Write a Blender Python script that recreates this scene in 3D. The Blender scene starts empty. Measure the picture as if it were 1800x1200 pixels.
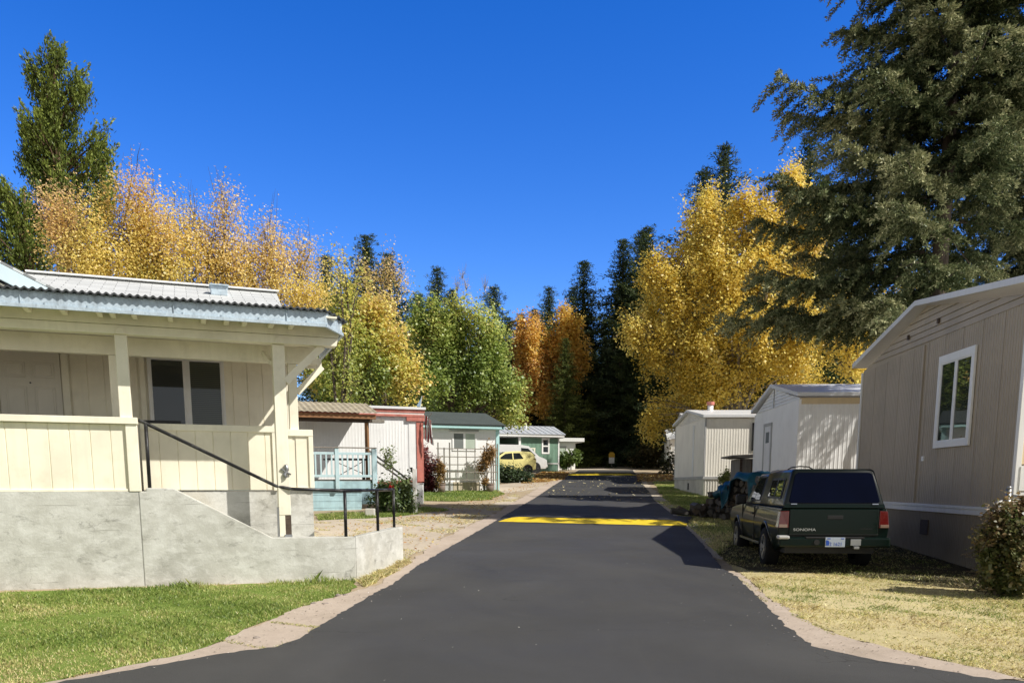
import bpy, bmesh, math, random
import numpy as np
from mathutils import Vector, Matrix
scene = bpy.context.scene
COL = scene.collection
R = math.radians
# ------------------------------------------------------------------ camera model (survey of the photograph)
F = 1450.; PX = 900.; PY = 1067.; TP = .15
pit = math.atan(TP); CP = math.cos(pit); SP = math.sin(pit); EYE = 1.80; SL = .0428
SUN_AZ = 66.; SUN_EL = 43.
SUNDIR = Vector((math.sin(R(SUN_AZ))*math.cos(R(SUN_EL)), -math.cos(R(SUN_AZ))*math.cos(R(SUN_EL)), math.sin(R(SUN_EL))))
def ray(px, py):
    cx = (px-PX)/F; cy = (PY-py)/F
    return (cx, CP+cy*SP, -SP+cy*CP)
def at(px, py, Y):
    d = ray(px, py); t = Y/d[1]; return Vector((d[0]*t, Y, EYE+d[2]*t))
def gp(px, py):
    d = ray(px, py); t = EYE/(SL*d[1]-d[2]); return Vector((d[0]*t, d[1]*t, EYE+d[2]*t))
def gz(x, y):
    z = SL*min(y, 105.)
    if x < -2.1: z += .03*(-x-2.1)*max(0., min(1., (13.5-y)/2.5))*max(0., min(1, (9+x)/2+1))
    return z
# ------------------------------------------------------------------ object bookkeeping
ORG = {}
def tag(o, label=None, cat=None, group=None, kind=None):
    if label: o['label'] = label
    if cat: o['category'] = cat
    if group: o['group'] = group
    if kind: o['kind'] = kind
    return o
def thing(name, label, cat, loc, group=None, rz=0, sc=1):
    o = bpy.data.objects.new(name, None); COL.objects.link(o)
    o.location = loc; o.rotation_euler = (0, 0, rz); o.scale = (sc, sc, sc); o.empty_display_size = .2
    ORG[o.name] = Vector(loc) if rz == 0 and sc == 1 else None
    return tag(o, label, cat, group)
def link(name, me, mat, parent=None):
    o = bpy.data.objects.new(name, me); COL.objects.link(o)
    if mat is not None and not me.materials: me.materials.append(mat)
    if parent is not None:
        o.parent = parent; ORG[o.name] = ORG.get(parent.name)
    return o
class Frame:
    def __init__(s, o, ang, S=1.):
        s.o = Vector((o[0], o[1])); a = R(ang); s.ang = ang
        s.u = Vector((math.cos(a), math.sin(a))); s.n = Vector((-math.sin(a), math.cos(a))); s.S = S
    def pt(s, u, d, z):
        u = float(u); d = float(d); p = s.o+s.S*(u*s.u+d*s.n); return Vector((p.x, p.y, float(z)*s.S))
class Ident:
    S = 1
    def pt(s, u, d, z): return Vector((u, d, z))
ID = Ident()
class MB:
    def __init__(s, fr=ID): s.v = []; s.f = []; s.fr = fr
    def add(s, pts, faces):
        n = len(s.v); s.v += [s.fr.pt(*p) for p in pts]; s.f += [[i+n for i in f] for f in faces]; return s
    def box(s, u0, u1, d0, d1, z0, z1):
        return s.add([(u, d, z) for z in (z0, z1) for d in (d0, d1) for u in (u0, u1)],
                     [(0, 2, 3, 1), (4, 5, 7, 6), (0, 1, 5, 4), (2, 6, 7, 3), (0, 4, 6, 2), (1, 3, 7, 5)])
    def prism(s, A, B):
        n = len(A)
        return s.add(list(A)+list(B), [list(range(n))[::-1], list(range(n, 2*n))]+[[i, (i+1) % n, n+(i+1) % n, n+i] for i in range(n)])
    def prism_d(s, poly, d0, d1): return s.prism([(u, d0, z) for u, z in poly], [(u, d1, z) for u, z in poly])
    def prism_u(s, poly, u0, u1): return s.prism([(u0, d, z) for d, z in poly], [(u1, d, z) for d, z in poly])
    def prism_z(s, poly, z0, z1): return s.prism([(u, d, z0) for u, d in poly], [(u, d, z1) for u, d in poly])
    def quad(s, *p): return s.add(p, [list(range(len(p)))])
    def tube(s, pts, r, n=8, caps=True):
        pts = [Vector(p) for p in pts]; k = len(pts)
        rr = [float(q) for q in r] if isinstance(r, (list, tuple)) else [float(r)]*k
        P = []
        for i, p in enumerate(pts):
            t = (pts[min(i+1, k-1)]-pts[max(i-1, 0)])
            t = t.normalized() if t.length > 1e-9 else Vector((0, 0, 1))
            a = t.cross(Vector((0, 0, 1)) if abs(t.z) < .9 else Vector((1, 0, 0))).normalized(); b = t.cross(a)
            for j in range(n):
                th = 2*math.pi*j/n; P.append(tuple(p+rr[i]*(math.cos(th)*a+math.sin(th)*b)))
        fs = [[i*n+j, i*n+(j+1) % n, (i+1)*n+(j+1) % n, (i+1)*n+j] for i in range(k-1) for j in range(n)]
        if caps: fs += [list(range(n))[::-1], list(range((k-1)*n, k*n))]
        return s.add(P, fs)
    def bar(s, p, q, w, h, up=(0, 0, 1)):
        p = Vector(p); q = Vector(q); t = (q-p).normalized(); up = Vector(up)
        if abs(t.dot(up)) > .98: up = Vector((0, 1, 0))
        a = t.cross(up).normalized()*w/2; b = a.cross(t).normalized()*h/2
        return s.prism([tuple(p+a+b), tuple(p-a+b), tuple(p-a-b), tuple(p+a-b)], [tuple(q+a+b), tuple(q-a+b), tuple(q-a-b), tuple(q+a-b)])
    def ribbed(s, a0, a1, c, prof, z0, ztop, out=-1, axis='u'):
        """wall sheet with a repeating pressed profile; prof = [(offset along, offset outwards)...], last offset = pitch"""
        pitch = prof[-1][0]; xs = []; x = a0
        if not callable(ztop): zt = ztop; ztop = lambda q: zt
        brk = getattr(ztop, 'peak', None)
        while x < a1-1e-6:
            for du, dd in prof[:-1]:
                if x+du < a1: xs.append((x+du, dd))
            x += pitch
        xs.append((a1, prof[-1][1]))
        P = []
        for q, dd in xs:
            d = c+out*dd
            P += [(q, d, z0), (q, d, ztop(q))] if axis == 'u' else [(d, q, z0), (d, q, ztop(q))]
        return s.add(P, [[2*i, 2*i+2, 2*i+3, 2*i+1] for i in range(len(xs)-1)])
    def build(s, name, mat, parent=None, smooth=False, bevel=0, label=None, seg=2, fix=True):
        o0 = None
        if parent is not None: o0 = ORG.get(parent.name)
        V = [v-o0 for v in s.v] if o0 is not None else s.v
        me = bpy.data.meshes.new(name); me.from_pydata([tuple(v) for v in V], [], s.f)
        if fix:
            bm = bmesh.new(); bm.from_mesh(me); bmesh.ops.recalc_face_normals(bm, faces=bm.faces); bm.to_mesh(me); bm.free()
        if smooth: me.polygons.foreach_set('use_smooth', [True]*len(me.polygons))
        o = link(name, me, mat, parent)
        if bevel:
            b = o.modifiers.new('bevel', 'BEVEL'); b.width = bevel; b.segments = seg; b.limit_method = 'ANGLE'; b.angle_limit = R(40)
        if label: o['label'] = label
        return o
def np_mesh(name, V, nper, cols=None, smooth=False, idx=None):
    """V (N*nper,3): independent polygons of nper corners each"""
    V = np.ascontiguousarray(V, dtype=np.float32).reshape(-1, 3); n = len(V)//nper
    me = bpy.data.meshes.new(name)
    me.vertices.add(len(V)); me.vertices.foreach_set('co', V.ravel())
    me.loops.add(n*nper); me.loops.foreach_set('vertex_index', np.arange(n*nper, dtype=np.int32))
    me.polygons.add(n); me.polygons.foreach_set('loop_start', np.arange(0, n*nper, nper, dtype=np.int32))
    me.update(calc_edges=True)
    if cols is not None:
        ca = me.color_attributes.new('Col', 'FLOAT_COLOR', 'POINT')
        c = np.ones((len(V), 4), np.float32); c[:, :3] = np.repeat(np.clip(cols, 0, 1), nper, axis=0) if len(cols) == n else cols
        ca.data.foreach_set('color', c.ravel())
    return me
# ------------------------------------------------------------------ materials
def nmat(name):
    m = bpy.data.materials.new(name); m.use_nodes = True; nt = m.node_tree; b = nt.nodes['Principled BSDF']
    return m, nt, b
def nd(nt, t, **k):
    n = nt.nodes.new(t)
    for a, v in k.items():
        if a.startswith('i_'):
            n.inputs[a[2:].replace('_', ' ')].default_value = v
        else: setattr(n, a, v)
    return n
def ramp(nt, src, stops, interp='LINEAR'):
    r = nt.nodes.new('ShaderNodeValToRGB'); r.color_ramp.interpolation = interp
    e = r.color_ramp.elements
    while len(e) > 1: e.remove(e[-1])
    e[0].position = stops[0][0]; e[0].color = (*stops[0][1], 1) if isinstance(stops[0][1], tuple) else (stops[0][1],)*3+(1,)
    for p, c in stops[1:]:
        q = e.new(p); q.color = (*c, 1) if isinstance(c, tuple) else (c, c, c, 1)
    nt.links.new(src, r.inputs[0]); return r.outputs[0]
def noise(nt, vec, scale, detail=4, rough=.55, dist=0):
    n = nd(nt, 'ShaderNodeTexNoise'); n.inputs['Scale'].default_value = scale; n.inputs['Detail'].default_value = detail
    n.inputs['Roughness'].default_value = rough; n.inputs['Distortion'].default_value = dist
    if vec is not None: nt.links.new(vec, n.inputs['Vector'])
    return n.outputs['Fac']
def mix(nt, a, b, fac, mode='MIX'):
    m = nd(nt, 'ShaderNodeMix', data_type='RGBA', blend_type=mode)
    for s, v in ((6, a), (7, b), (0, fac)):
        if hasattr(v, 'is_linked'): nt.links.new(v, m.inputs[s])
        elif s == 0: m.inputs[0].default_value = v
        else: m.inputs[s].default_value = (*v, 1)
    return m.outputs[2]
def math_(nt, op, a, b=0, c=None):
    m = nd(nt, 'ShaderNodeMath', operation=op)
    for i, v in enumerate((a, b, c)):
        if v is None: continue
        if hasattr(v, 'is_linked'): nt.links.new(v, m.inputs[i])
        else: m.inputs[i].default_value = v
    return m.outputs[0]
def pos(nt, scale=(1, 1, 1), rot=(0, 0, 0)):
    t = nd(nt, 'ShaderNodeTexCoord'); mp = nd(nt, 'ShaderNodeMapping'); mp.inputs['Scale'].default_value = scale; mp.inputs['Rotation'].default_value = rot
    nt.links.new(t.outputs['Object'], mp.inputs['Vector']); return mp.outputs[0]
def bump(nt, b, h, strength=.3, dist=.01):
    n = nd(nt, 'ShaderNodeBump'); n.inputs['Strength'].default_value = strength; n.inputs['Distance'].default_value = dist
    nt.links.new(h, n.inputs['Height']); nt.links.new(n.outputs[0], b.inputs['Normal'])
def paint(name, c, rough=.55, var=.12, vs=2.5, fine=60, dirt=.0, dirtc=(.12, .10, .07), bmp=.08, metal=0, spec=.4, streak=True):
    m, nt, b = nmat(name); p = pos(nt)
    n1 = noise(nt, p, vs, 5); n2 = noise(nt, pos(nt, (9, 9, .7)) if streak else p, 1.4, 5, .6)
    c2 = tuple(x*(1-var*1.6) for x in c); c3 = tuple(min(1, x*(1+var*.5)) for x in c)
    col = ramp(nt, n1, [(.3, c2), (.55, c), (.75, c3)])
    col = mix(nt, col, tuple(x*(1-var*1.3) for x in c), ramp(nt, n2, [(.45, 0.), (.75, .8)]))
    if dirt:
        col = mix(nt, col, dirtc, ramp(nt, noise(nt, p, 4.5, 8, .65), [(.52, 0.), (.75, dirt)]))
    nt.links.new(col, b.inputs['Base Color']); b.inputs['Roughness'].default_value = rough; b.inputs['Metallic'].default_value = metal
    b.inputs['Specular IOR Level'].default_value = spec
    if bmp: bump(nt, b, noise(nt, p, fine, 3), bmp, .004)
    return m
def plain(name, c, rough=.5, metal=0, spec=.5, coat=0):
    m, nt, b = nmat(name); p = pos(nt)
    nt.links.new(mix(nt, tuple(x*.82 for x in c), c, noise(nt, p, 7, 4)), b.inputs['Base Color'])
    b.inputs['Roughness'].default_value = rough; b.inputs['Metallic'].default_value = metal; b.inputs['Specular IOR Level'].default_value = spec
    b.inputs['Coat Weight'].default_value = coat; b.inputs['Coat Roughness'].default_value = .04
    return m
def glass(name, c=(.012, .016, .018), ior=1.6, rough=.02, blinds=0):
    m, nt, b = nmat(name); p = pos(nt)
    col = mix(nt, c, tuple(x*2.2 for x in c), noise(nt, p, 1.6, 2))
    if blinds:
        w = nd(nt, 'ShaderNodeTexWave', wave_type='BANDS', bands_direction='Z'); w.inputs['Scale'].default_value = blinds
        nt.links.new(p, w.inputs['Vector'])
        col = mix(nt, c, (.075, .085, .07), ramp(nt, w.outputs['Fac'], [(.25, 0.), (.6, 1.)]))
    nt.links.new(col, b.inputs['Base Color']); b.inputs['Roughness'].default_value = rough; b.inputs['IOR'].default_value = ior
    bump(nt, b, noise(nt, p, .9, 2), .12, .02)
    return m
def leafmat(name, trans=.32, gloss=.04):
    m = bpy.data.materials.new(name); m.use_nodes = True; nt = m.node_tree; nt.nodes.clear()
    a = nd(nt, 'ShaderNodeAttribute', attribute_name='Col'); d = nd(nt, 'ShaderNodeBsdfDiffuse'); t = nd(nt, 'ShaderNodeBsdfTranslucent')
    g = nd(nt, 'ShaderNodeBsdfGlossy'); g.inputs['Roughness'].default_value = .45; g.inputs['Color'].default_value = (.9, .95, 1, 1)
    mx = nd(nt, 'ShaderNodeMixShader'); mx.inputs[0].default_value = trans; m2 = nd(nt, 'ShaderNodeMixShader'); m2.inputs[0].default_value = gloss
    o = nd(nt, 'ShaderNodeOutputMaterial')
    nt.links.new(a.outputs['Color'], d.inputs[0]); nt.links.new(a.outputs['Color'], t.inputs[0])
    nt.links.new(d.outputs[0], mx.inputs[1]); nt.links.new(t.outputs[0], mx.inputs[2])
    nt.links.new(mx.outputs[0], m2.inputs[1]); nt.links.new(g.outputs[0], m2.inputs[2]); nt.links.new(m2.outputs[0], o.inputs[0])
    return m
def wood(name, c, rough=.75, dark=.45, axis='x', gs=1.):
    m, nt, b = nmat(name); s = {'x': (1.5, 22, 22), 'y': (22, 1.5, 22), 'z': (22, 22, 1.5)}[axis]
    p = pos(nt, tuple(q*gs for q in s)); n = noise(nt, p, 1.2, 6, .65, .6); n2 = noise(nt, pos(nt), 3, 4)
    col = ramp(nt, n, [(.3, tuple(x*dark for x in c)), (.55, c), (.8, tuple(min(1, x*1.15) for x in c))])
    col = mix(nt, col, tuple(x*.6 for x in c), ramp(nt, n2, [(.45, 0.), (.75, .6)]))
    nt.links.new(col, b.inputs['Base Color']); b.inputs['Roughness'].default_value = rough; bump(nt, b, n, .25, .004)
    return m
M = {}
M['cream'] = paint('cream_paint', (.98, .92, .74), .55, .09, 1.4, 45, .16, (.45, .38, .22))
M['cream_trim'] = paint('cream_trim_paint', (.98, .93, .76), .5, .08, 2, 80, .20, (.45, .38, .22))
M['door'] = paint('door_paint', (.80, .76, .66), .45, .05, 2, 80)
M['white'] = paint('white_paint', (.90, .90, .88), .5, .08, 1.2, 60, .12, (.45, .42, .36))
M['white_clean'] = paint('clean_white', (.96, .96, .94), .45, .05, 1.2, 60)
M['white_alu'] = paint('white_aluminium', (.96, .965, .955), .42, .06, .8, 40, .18, (.5, .5, .47), spec=.5)
M['beige'] = paint('beige_aluminium', (.97, .93, .83), .45, .08, .9, 40, .12, (.5, .45, .35))
M['skirt'] = paint('grey_skirting', (.72, .70, .64), .7, .14, 1.5, 40, .3, (.22, .2, .16))
M['brown'] = paint('brown_siding', (.48, .41, .32), .65, .10, 1.1, 70, .12, (.17, .14, .1))
M['brown_dark'] = paint('brown_skirting', (.30, .25, .185), .7, .14, 1.1, 70, .25, (.14, .12, .09))
M['tan'] = paint('tan_siding', (.74, .60, .38), .6, .08, 1.2, 60, .1, (.5, .38, .22))
M['grey_trim'] = paint('grey_trim', (.50, .50, .49), .5, .08)
M['red'] = paint('red_paint', (.60, .20, .155), .6, .18, 4, 50, .35, (.62, .45, .40))
M['pinkwhite'] = paint('faded_pink_white', (.78, .70, .66), .6, .10, 3, 50, .3, (.55, .25, .2))
M['aqua'] = paint('aqua_paint', (.50, .78, .78), .5, .06)
M['teal'] = paint('weathered_blue_paint', (.44, .64, .70), .7, .18, 4, 50, .22, (.16, .26, .29))
M['rail_blue'] = paint('pale_blue_paint', (.56, .75, .80), .6, .10, 4, 50, .15, (.3, .36, .36))
M['green'] = paint('green_siding', (.20, .34, .25), .6, .10, 1.5, 60, .1)
M['black_metal'] = paint('worn_black_pipe', (.020, .020, .022), .4, .2, 8, 80, .55, (.30, .30, .29), metal=.3)
M['grey_metal'] = plain('grey_metal', (.45, .46, .47), .4, .8)
M['chrome'] = plain('chrome', (.75, .76, .78), .15, 1)
M['black'] = plain('black_plastic', (.012, .012, .013), .5)
M['rubber'] = plain('rubber', (.014, .014, .015), .85, spec=.2)
M['glass'] = glass('dark_glass'); M['glass_bright'] = glass('reflecting_glass', (.02, .022, .02), 2.6, .015)
M['glass_tint'] = glass('tinted_glass', (.001, .002, .009), 1.2, .03); M['blinds'] = glass('glass_with_blinds', (.02, .027, .025), 1.5, .04, 11)
M['curtain'] = paint('pane_with_pale_curtain', (.52, .60, .50), .3, .1, 2, 20)
M['screen'] = paint('insect_screen', (.20, .22, .21), .7, .1, 2, 90)
M['timber'] = wood('brown_timber', (.33, .16, .07)); M['timber_v'] = wood('brown_timber_upright', (.36, .19, .085), axis='z')
M['grey_wood'] = wood('grey_weathered_wood', (.30, .27, .23)); M['grey_wood_v'] = wood('grey_weathered_upright', (.24, .22, .19), axis='z')
M['dark_wood'] = wood('dark_wood', (.10, .07, .05)); M['pale_wood'] = wood('pale_plywood', (.62, .54, .40), axis='z', gs=.5)
M['firewood'] = wood('split_firewood', (.10, .09, .08), axis='x', gs=1.4); M['bark'] = wood('bark', (.13, .10, .075), .9, .35, 'z', .35)
M['bark_pale'] = wood('pale_bark', (.33, .29, .24), .9, .45, 'z', .3)
M['bark_red'] = wood('red_bark', (.17, .10, .06), .9, .4, 'z', .3)
M['tarp'] = paint('blue_tarp', (.010, .085, .13), .45, .25, 3, 14, .1, bmp=.5)
M['terracotta'] = plain('clay_pot', (.23, .17, .14), .8)
M['leaf'] = leafmat('broad_leaf', .42); M['needle'] = leafmat('needle_foliage', .14, .015); M['grass'] = leafmat('grass_blade', .30, .03)
M['dryleaf'] = leafmat('dry_leaf', .15, .03)
def m_concrete():
    m, nt, b = nmat('stained_concrete'); p = pos(nt)
    big = noise(nt, p, 1.3, 7, .62, .8); med = noise(nt, pos(nt, (1.1, 1.1, 2.0)), 4.2, 12, .74, .3); fine = noise(nt, p, 38, 4)
    col = ramp(nt, big, [(.28, (.40, .395, .35)), (.46, (.54, .535, .485)), (.62, (.64, .64, .595)), (.8, (.74, .745, .70))])
    col = mix(nt, col, (.80, .80, .76), ramp(nt, med, [(.46, 0.), (.66, .55)]))
    col = mix(nt, col, (.20, .195, .17), ramp(nt, noise(nt, pos(nt, (1, 1, 1.8)), 3.6, 12, .76, .4), [(.56, 0.), (.68, .7)]))
    col = mix(nt, col, (.58, .50, .36), ramp(nt, noise(nt, pos(nt, (1, 1, .5)), .9, 4), [(.55, 0.), (.75, .35)]))
    # form-board lines every 30 cm in height, broken up
    g = nd(nt, 'ShaderNodeNewGeometry'); sep = nd(nt, 'ShaderNodeSeparateXYZ'); nt.links.new(g.outputs['Position'], sep.inputs[0])
    zz = math_(nt, 'ADD', sep.outputs['Z'], math_(nt, 'MULTIPLY', noise(nt, p, 3, 4), .03))
    fr = math_(nt, 'FRACT', math_(nt, 'DIVIDE', zz, .31))
    line = math_(nt, 'LESS_THAN', fr, .03)
    line = math_(nt, 'MULTIPLY', line, ramp(nt, noise(nt, p, 2.1, 4), [(.5, 0.), (.6, .6)]))
    col = mix(nt, col, (.28, .27, .24), line)
    v = nd(nt, 'ShaderNodeTexVoronoi', feature='DISTANCE_TO_EDGE'); v.inputs['Scale'].default_value = 1.1
    vv = nd(nt, 'ShaderNodeVectorMath', operation='ADD'); nn = nd(nt, 'ShaderNodeTexNoise'); nn.inputs['Scale'].default_value = 1.1; nn.inputs['Detail'].default_value = 8
    nt.links.new(p, vv.inputs[0]); nt.links.new(nn.outputs['Color'], vv.inputs[1]); nt.links.new(p, nn.inputs['Vector']); nt.links.new(vv.outputs[0], v.inputs['Vector'])
    crack = math_(nt, 'MULTIPLY', math_(nt, 'LESS_THAN', v.outputs['Distance'], .0025), ramp(nt, noise(nt, p, 1.7, 3), [(.56, 0.), (.62, .5)]))
    col = mix(nt, col, (.17, .16, .14), crack)
    nt.links.new(col, b.inputs['Base Color']); b.inputs['Roughness'].default_value = .85; b.inputs['Specular IOR Level'].default_value = .25
    bump(nt, b, math_(nt, 'ADD', fine, math_(nt, 'MULTIPLY', med, 1.5)), .35, .008); return m
M['concrete'] = m_concrete()
def m_asphalt():
    m, nt, b = nmat('sealed_asphalt'); p = pos(nt)
    col = ramp(nt, noise(nt, p, .45, 5, .6, .5), [(.3, (.061, .0605, .059)), (.55, (.075, .0745, .073)), (.8, (.094, .093, .091))])
    col = mix(nt, col, (.085, .083, .079), ramp(nt, noise(nt, pos(nt, (2.2, .35, 1)), .8, 6, .65, 1.5), [(.50, 0.), (.78, .55)]))   # worn, paler sweep marks
    sp = noise(nt, p, 170, 2, .6); col = mix(nt, col, (.11, .107, .10), ramp(nt, sp, [(.60, 0.), (.76, .7)]))
    col = mix(nt, col, (.014, .014, .014), ramp(nt, noise(nt, p, 110, 3), [(.62, 0.), (.75, .6)]))
    v = nd(nt, 'ShaderNodeTexVoronoi', feature='DISTANCE_TO_EDGE'); v.inputs['Scale'].default_value = .55
    vv = nd(nt, 'ShaderNodeVectorMath', operation='ADD'); nn = nd(nt, 'ShaderNodeTexNoise'); nn.inputs['Scale'].default_value = 2.4; nn.inputs['Detail'].default_value = 6
    nt.links.new(p, nn.inputs['Vector']); nt.links.new(p, vv.inputs[0]); nt.links.new(nn.outputs['Color'], vv.inputs[1]); nt.links.new(vv.outputs[0], v.inputs['Vector'])
    crack = math_(nt, 'MULTIPLY', math_(nt, 'LESS_THAN', v.outputs['Distance'], .006), ramp(nt, noise(nt, p, .5, 3), [(.60, 0.), (.70, .55)]))
    col = mix(nt, col, (.012, .012, .012), crack)
    g = nd(nt, 'ShaderNodeNewGeometry'); sep = nd(nt, 'ShaderNodeSeparateXYZ'); nt.links.new(g.outputs['Position'], sep.inputs[0])
    for yy, ww, pale in ((11.1, .007, .02), (8.05, .005, .02), (14.6, .006, .02)):   # reflected joints across the lane
        q = math_(nt, 'ABSOLUTE', math_(nt, 'SUBTRACT', math_(nt, 'ADD', sep.outputs['Y'], math_(nt, 'MULTIPLY', noise(nt, p, .8, 8, .7), .9)), yy+.45))
        col = mix(nt, col, (.02, .02, .02), math_(nt, 'MULTIPLY', math_(nt, 'LESS_THAN', q, ww), ramp(nt, noise(nt, p, .7, 3), [(.42, 0.), (.55, .8)])))
    nt.links.new(col, b.inputs['Base Color']); b.inputs['Specular IOR Level'].default_value = .3
    nt.links.new(ramp(nt, noise(nt, p, .6, 4), [(.3, .62), (.7, .85)]), b.inputs['Roughness'])
    bump(nt, b, math_(nt, 'ADD', noise(nt, p, 150, 3), math_(nt, 'MULTIPLY', noise(nt, p, 4, 3), .4)), .45, .006); return m
M['asphalt'] = m_asphalt()
def m_ground(name, stops, litter=None, lscale=30, bs=.5, big=.35, leafc=(.5, .30, .10), speck=.65):
    m, nt, b = nmat(name); p = pos(nt)
    n = math_(nt, 'ADD', math_(nt, 'MULTIPLY', noise(nt, p, big, 6, .65, .4), .6), math_(nt, 'MULTIPLY', noise(nt, p, 6, 8, .7), .4))
    col = ramp(nt, n, stops)
    col = mix(nt, col, tuple(x*.35 for x in stops[0][1]), ramp(nt, noise(nt, p, 75, 5, .75), [(.55, 0.), (.74, speck)]))
    col = mix(nt, col, tuple(min(1, x*1.5) for x in stops[-1][1]), ramp(nt, noise(nt, p, 65, 3, .7), [(.60, 0.), (.72, .6)]))
    if litter:
        v = nd(nt, 'ShaderNodeTexVoronoi'); v.inputs['Scale'].default_value = 7; nt.links.new(p, v.inputs['Vector'])
        col = mix(nt, col, leafc, math_(nt, 'MULTIPLY', math_(nt, 'LESS_THAN', v.outputs['Distance'], .32), litter))
    nt.links.new(col, b.inputs['Base Color']); b.inputs['Roughness'].default_value = .95; b.inputs['Specular IOR Level'].default_value = .1
    bump(nt, b, noise(nt, p, 60, 6, .75), bs*.6, .02); return m
M['dirt'] = m_ground('dry_ground', [(.3, (.30, .24, .165)), (.48, (.44, .35, .24)), (.6, (.54, .44, .31)), (.75, (.42, .37, .17))])
M['gravel'] = m_ground('pale_gravel', [(.3, (.38, .32, .25)), (.5, (.56, .485, .385)), (.7, (.66, .585, .48))], bs=.5, speck=.4)
M['painted_shade_soil'] = m_ground('soil_with_painted_shade', [(.3, (.045, .036, .024)), (.5, (.075, .062, .036)), (.7, (.10, .095, .045))], bs=.6)  # soil colour darkened to deepen the shade around the pickup
M['strip'] = m_ground('old_pink_concrete', [(.3, (.40, .33, .265)), (.5, (.54, .45, .37)), (.7, (.63, .535, .45))], bs=.2, big=1.2, speck=.28)
M['lawn'] = m_ground('lawn_soil', [(.3, (.10, .15, .03)), (.5, (.17, .25, .05)), (.62, (.24, .31, .08)), (.8, (.42, .38, .15))], bs=.6)
M['dry'] = m_ground('dry_lawn_soil', [(.3, (.26, .21, .11)), (.46, (.54, .46, .25)), (.62, (.70, .60, .34)), (.76, (.30, .33, .11))], bs=.6)
M['litterground'] = m_ground('leaf_litter', [(.3, (.24, .15, .07)), (.5, (.42, .27, .12)), (.7, (.52, .36, .18))], bs=.7, big=1.)
def m_shingle(name, c):
    m, nt, b = nmat(name); p = pos(nt)
    t = nd(nt, 'ShaderNodeTexCoord')
    br = nd(nt, 'ShaderNodeTexBrick'); br.offset = .5; br.inputs['Scale'].default_value = 1
    br.inputs['Brick Width'].default_value = .33; br.inputs['Row Height'].default_value = .14; br.inputs['Mortar Size'].default_value = .006; br.inputs['Bias'].default_value = -.2
    br.inputs['Color1'].default_value = (*c, 1); br.inputs['Color2'].default_value = (*[x*.78 for x in c], 1); br.inputs['Mortar'].default_value = (*[x*.35 for x in c], 1)
    nt.links.new(t.outputs['UV'], br.inputs['Vector'])
    col = mix(nt, br.outputs['Color'], tuple(x*.55 for x in c), ramp(nt, noise(nt, p, 3, 6, .7), [(.5, 0.), (.8, .5)]))
    col = mix(nt, col, tuple(x*.5 for x in c), ramp(nt, noise(nt, p, 90, 2), [(.55, 0.), (.75, .5)]))
    nt.links.new(col, b.inputs['Base Color']); b.inputs['Roughness'].default_value = .9; bump(nt, b, br.outputs['Fac'], -.5, .01); return m
M['shingle'] = m_shingle('pale_shingles', (.70, .72, .72)); M['shingle_dark'] = m_shingle('dark_shingles', (.085, .105, .10))
def m_galv():
    m, nt, b = nmat('galvanised_sheet'); p = pos(nt)
    v = nd(nt, 'ShaderNodeTexVoronoi'); v.inputs['Scale'].default_value = 45; nt.links.new(p, v.inputs['Vector'])
    col = mix(nt, (.42, .52, .60), (.62, .73, .81), v.outputs['Color'])
    col = mix(nt, col, (.24, .27, .29), ramp(nt, noise(nt, pos(nt, (3, 3, .8)), 3, 6, .7), [(.48, 0.), (.75, .7)]))
    nt.links.new(col, b.inputs['Base Color']); b.inputs['Metallic'].default_value = .15; b.inputs['Roughness'].default_value = .5
    bump(nt, b, noise(nt, p, 5, 3), .2, .01); return m
M['galv'] = m_galv()
M['dark_roof'] = paint('dark_corrugated', (.055, .06, .065), .6, .2, 3, 40)
M['mossy_roof'] = paint('rusty_corrugated', (.50, .44, .32), .75, .25, 4, 40, .6, (.10, .085, .06))
M['white_roof'] = paint('white_metal_roof', (.83, .84, .85), .4, .07, .8, 30, .1, (.5, .5, .5))
M['blue_roof'] = paint('blue_metal_roof', (.58, .62, .68), .4, .10, 1, 30)
M['yellow'] = paint('yellow_road_paint', (.95, .70, .03), .7, .10, 6, 90, .25, (.25, .19, .05), streak=False)
M['carpaint_y'] = plain('pale_yellow_car_paint', (.95, .86, .36), .25, 0, .5, .8)
M['carpaint_w'] = plain('white_van_paint', (.80, .81, .81), .3, 0, .5, .7)
M['truckpaint'] = plain('dark_green_car_paint', (.002, .010, .007), .3, 0, .18, .25)
M['canopy_grey'] = plain('grey_green_paint', (.008, .012, .011), .3, 0, .3, .4)
M['taillight'] = plain('red_lens', (.13, .009, .008), .15, 0, .6, 1); M['clearlens'] = plain('pale_lens', (.30, .20, .15), .2, 0, .6, 1)
M['rim'] = plain('alloy', (.62, .62, .62), .28, .9)
M['plate'] = paint('number_plate', (.44, .50, .60), .4, .05); M['plate_ink'] = plain('blue_ink', (.02, .09, .48), .5)
M['badge'] = plain('silver_lettering', (.62, .64, .62), .35, .3)
M['stone'] = paint('stone', (.34, .29, .25), .9, .25, 9, 40, .3, bmp=.5, streak=False)
M['flagred'] = plain('flag_red', (.35, .03, .03), .8); M['flagwhite'] = plain('flag_white', (.75, .75, .72), .8); M['flagblue'] = plain('flag_blue', (.25, .36, .48), .8)
M['sign_yellow'] = plain('yellow_sign', (.80, .48, .04), .5)
M['barge_blue'] = paint('pale_blue_barge', (.70, .86, .93), .5, .06)
M['flower'] = plain('red_flower', (.45, .02, .02), .7)
rng = np.random.default_rng(7); random.seed(7)
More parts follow.
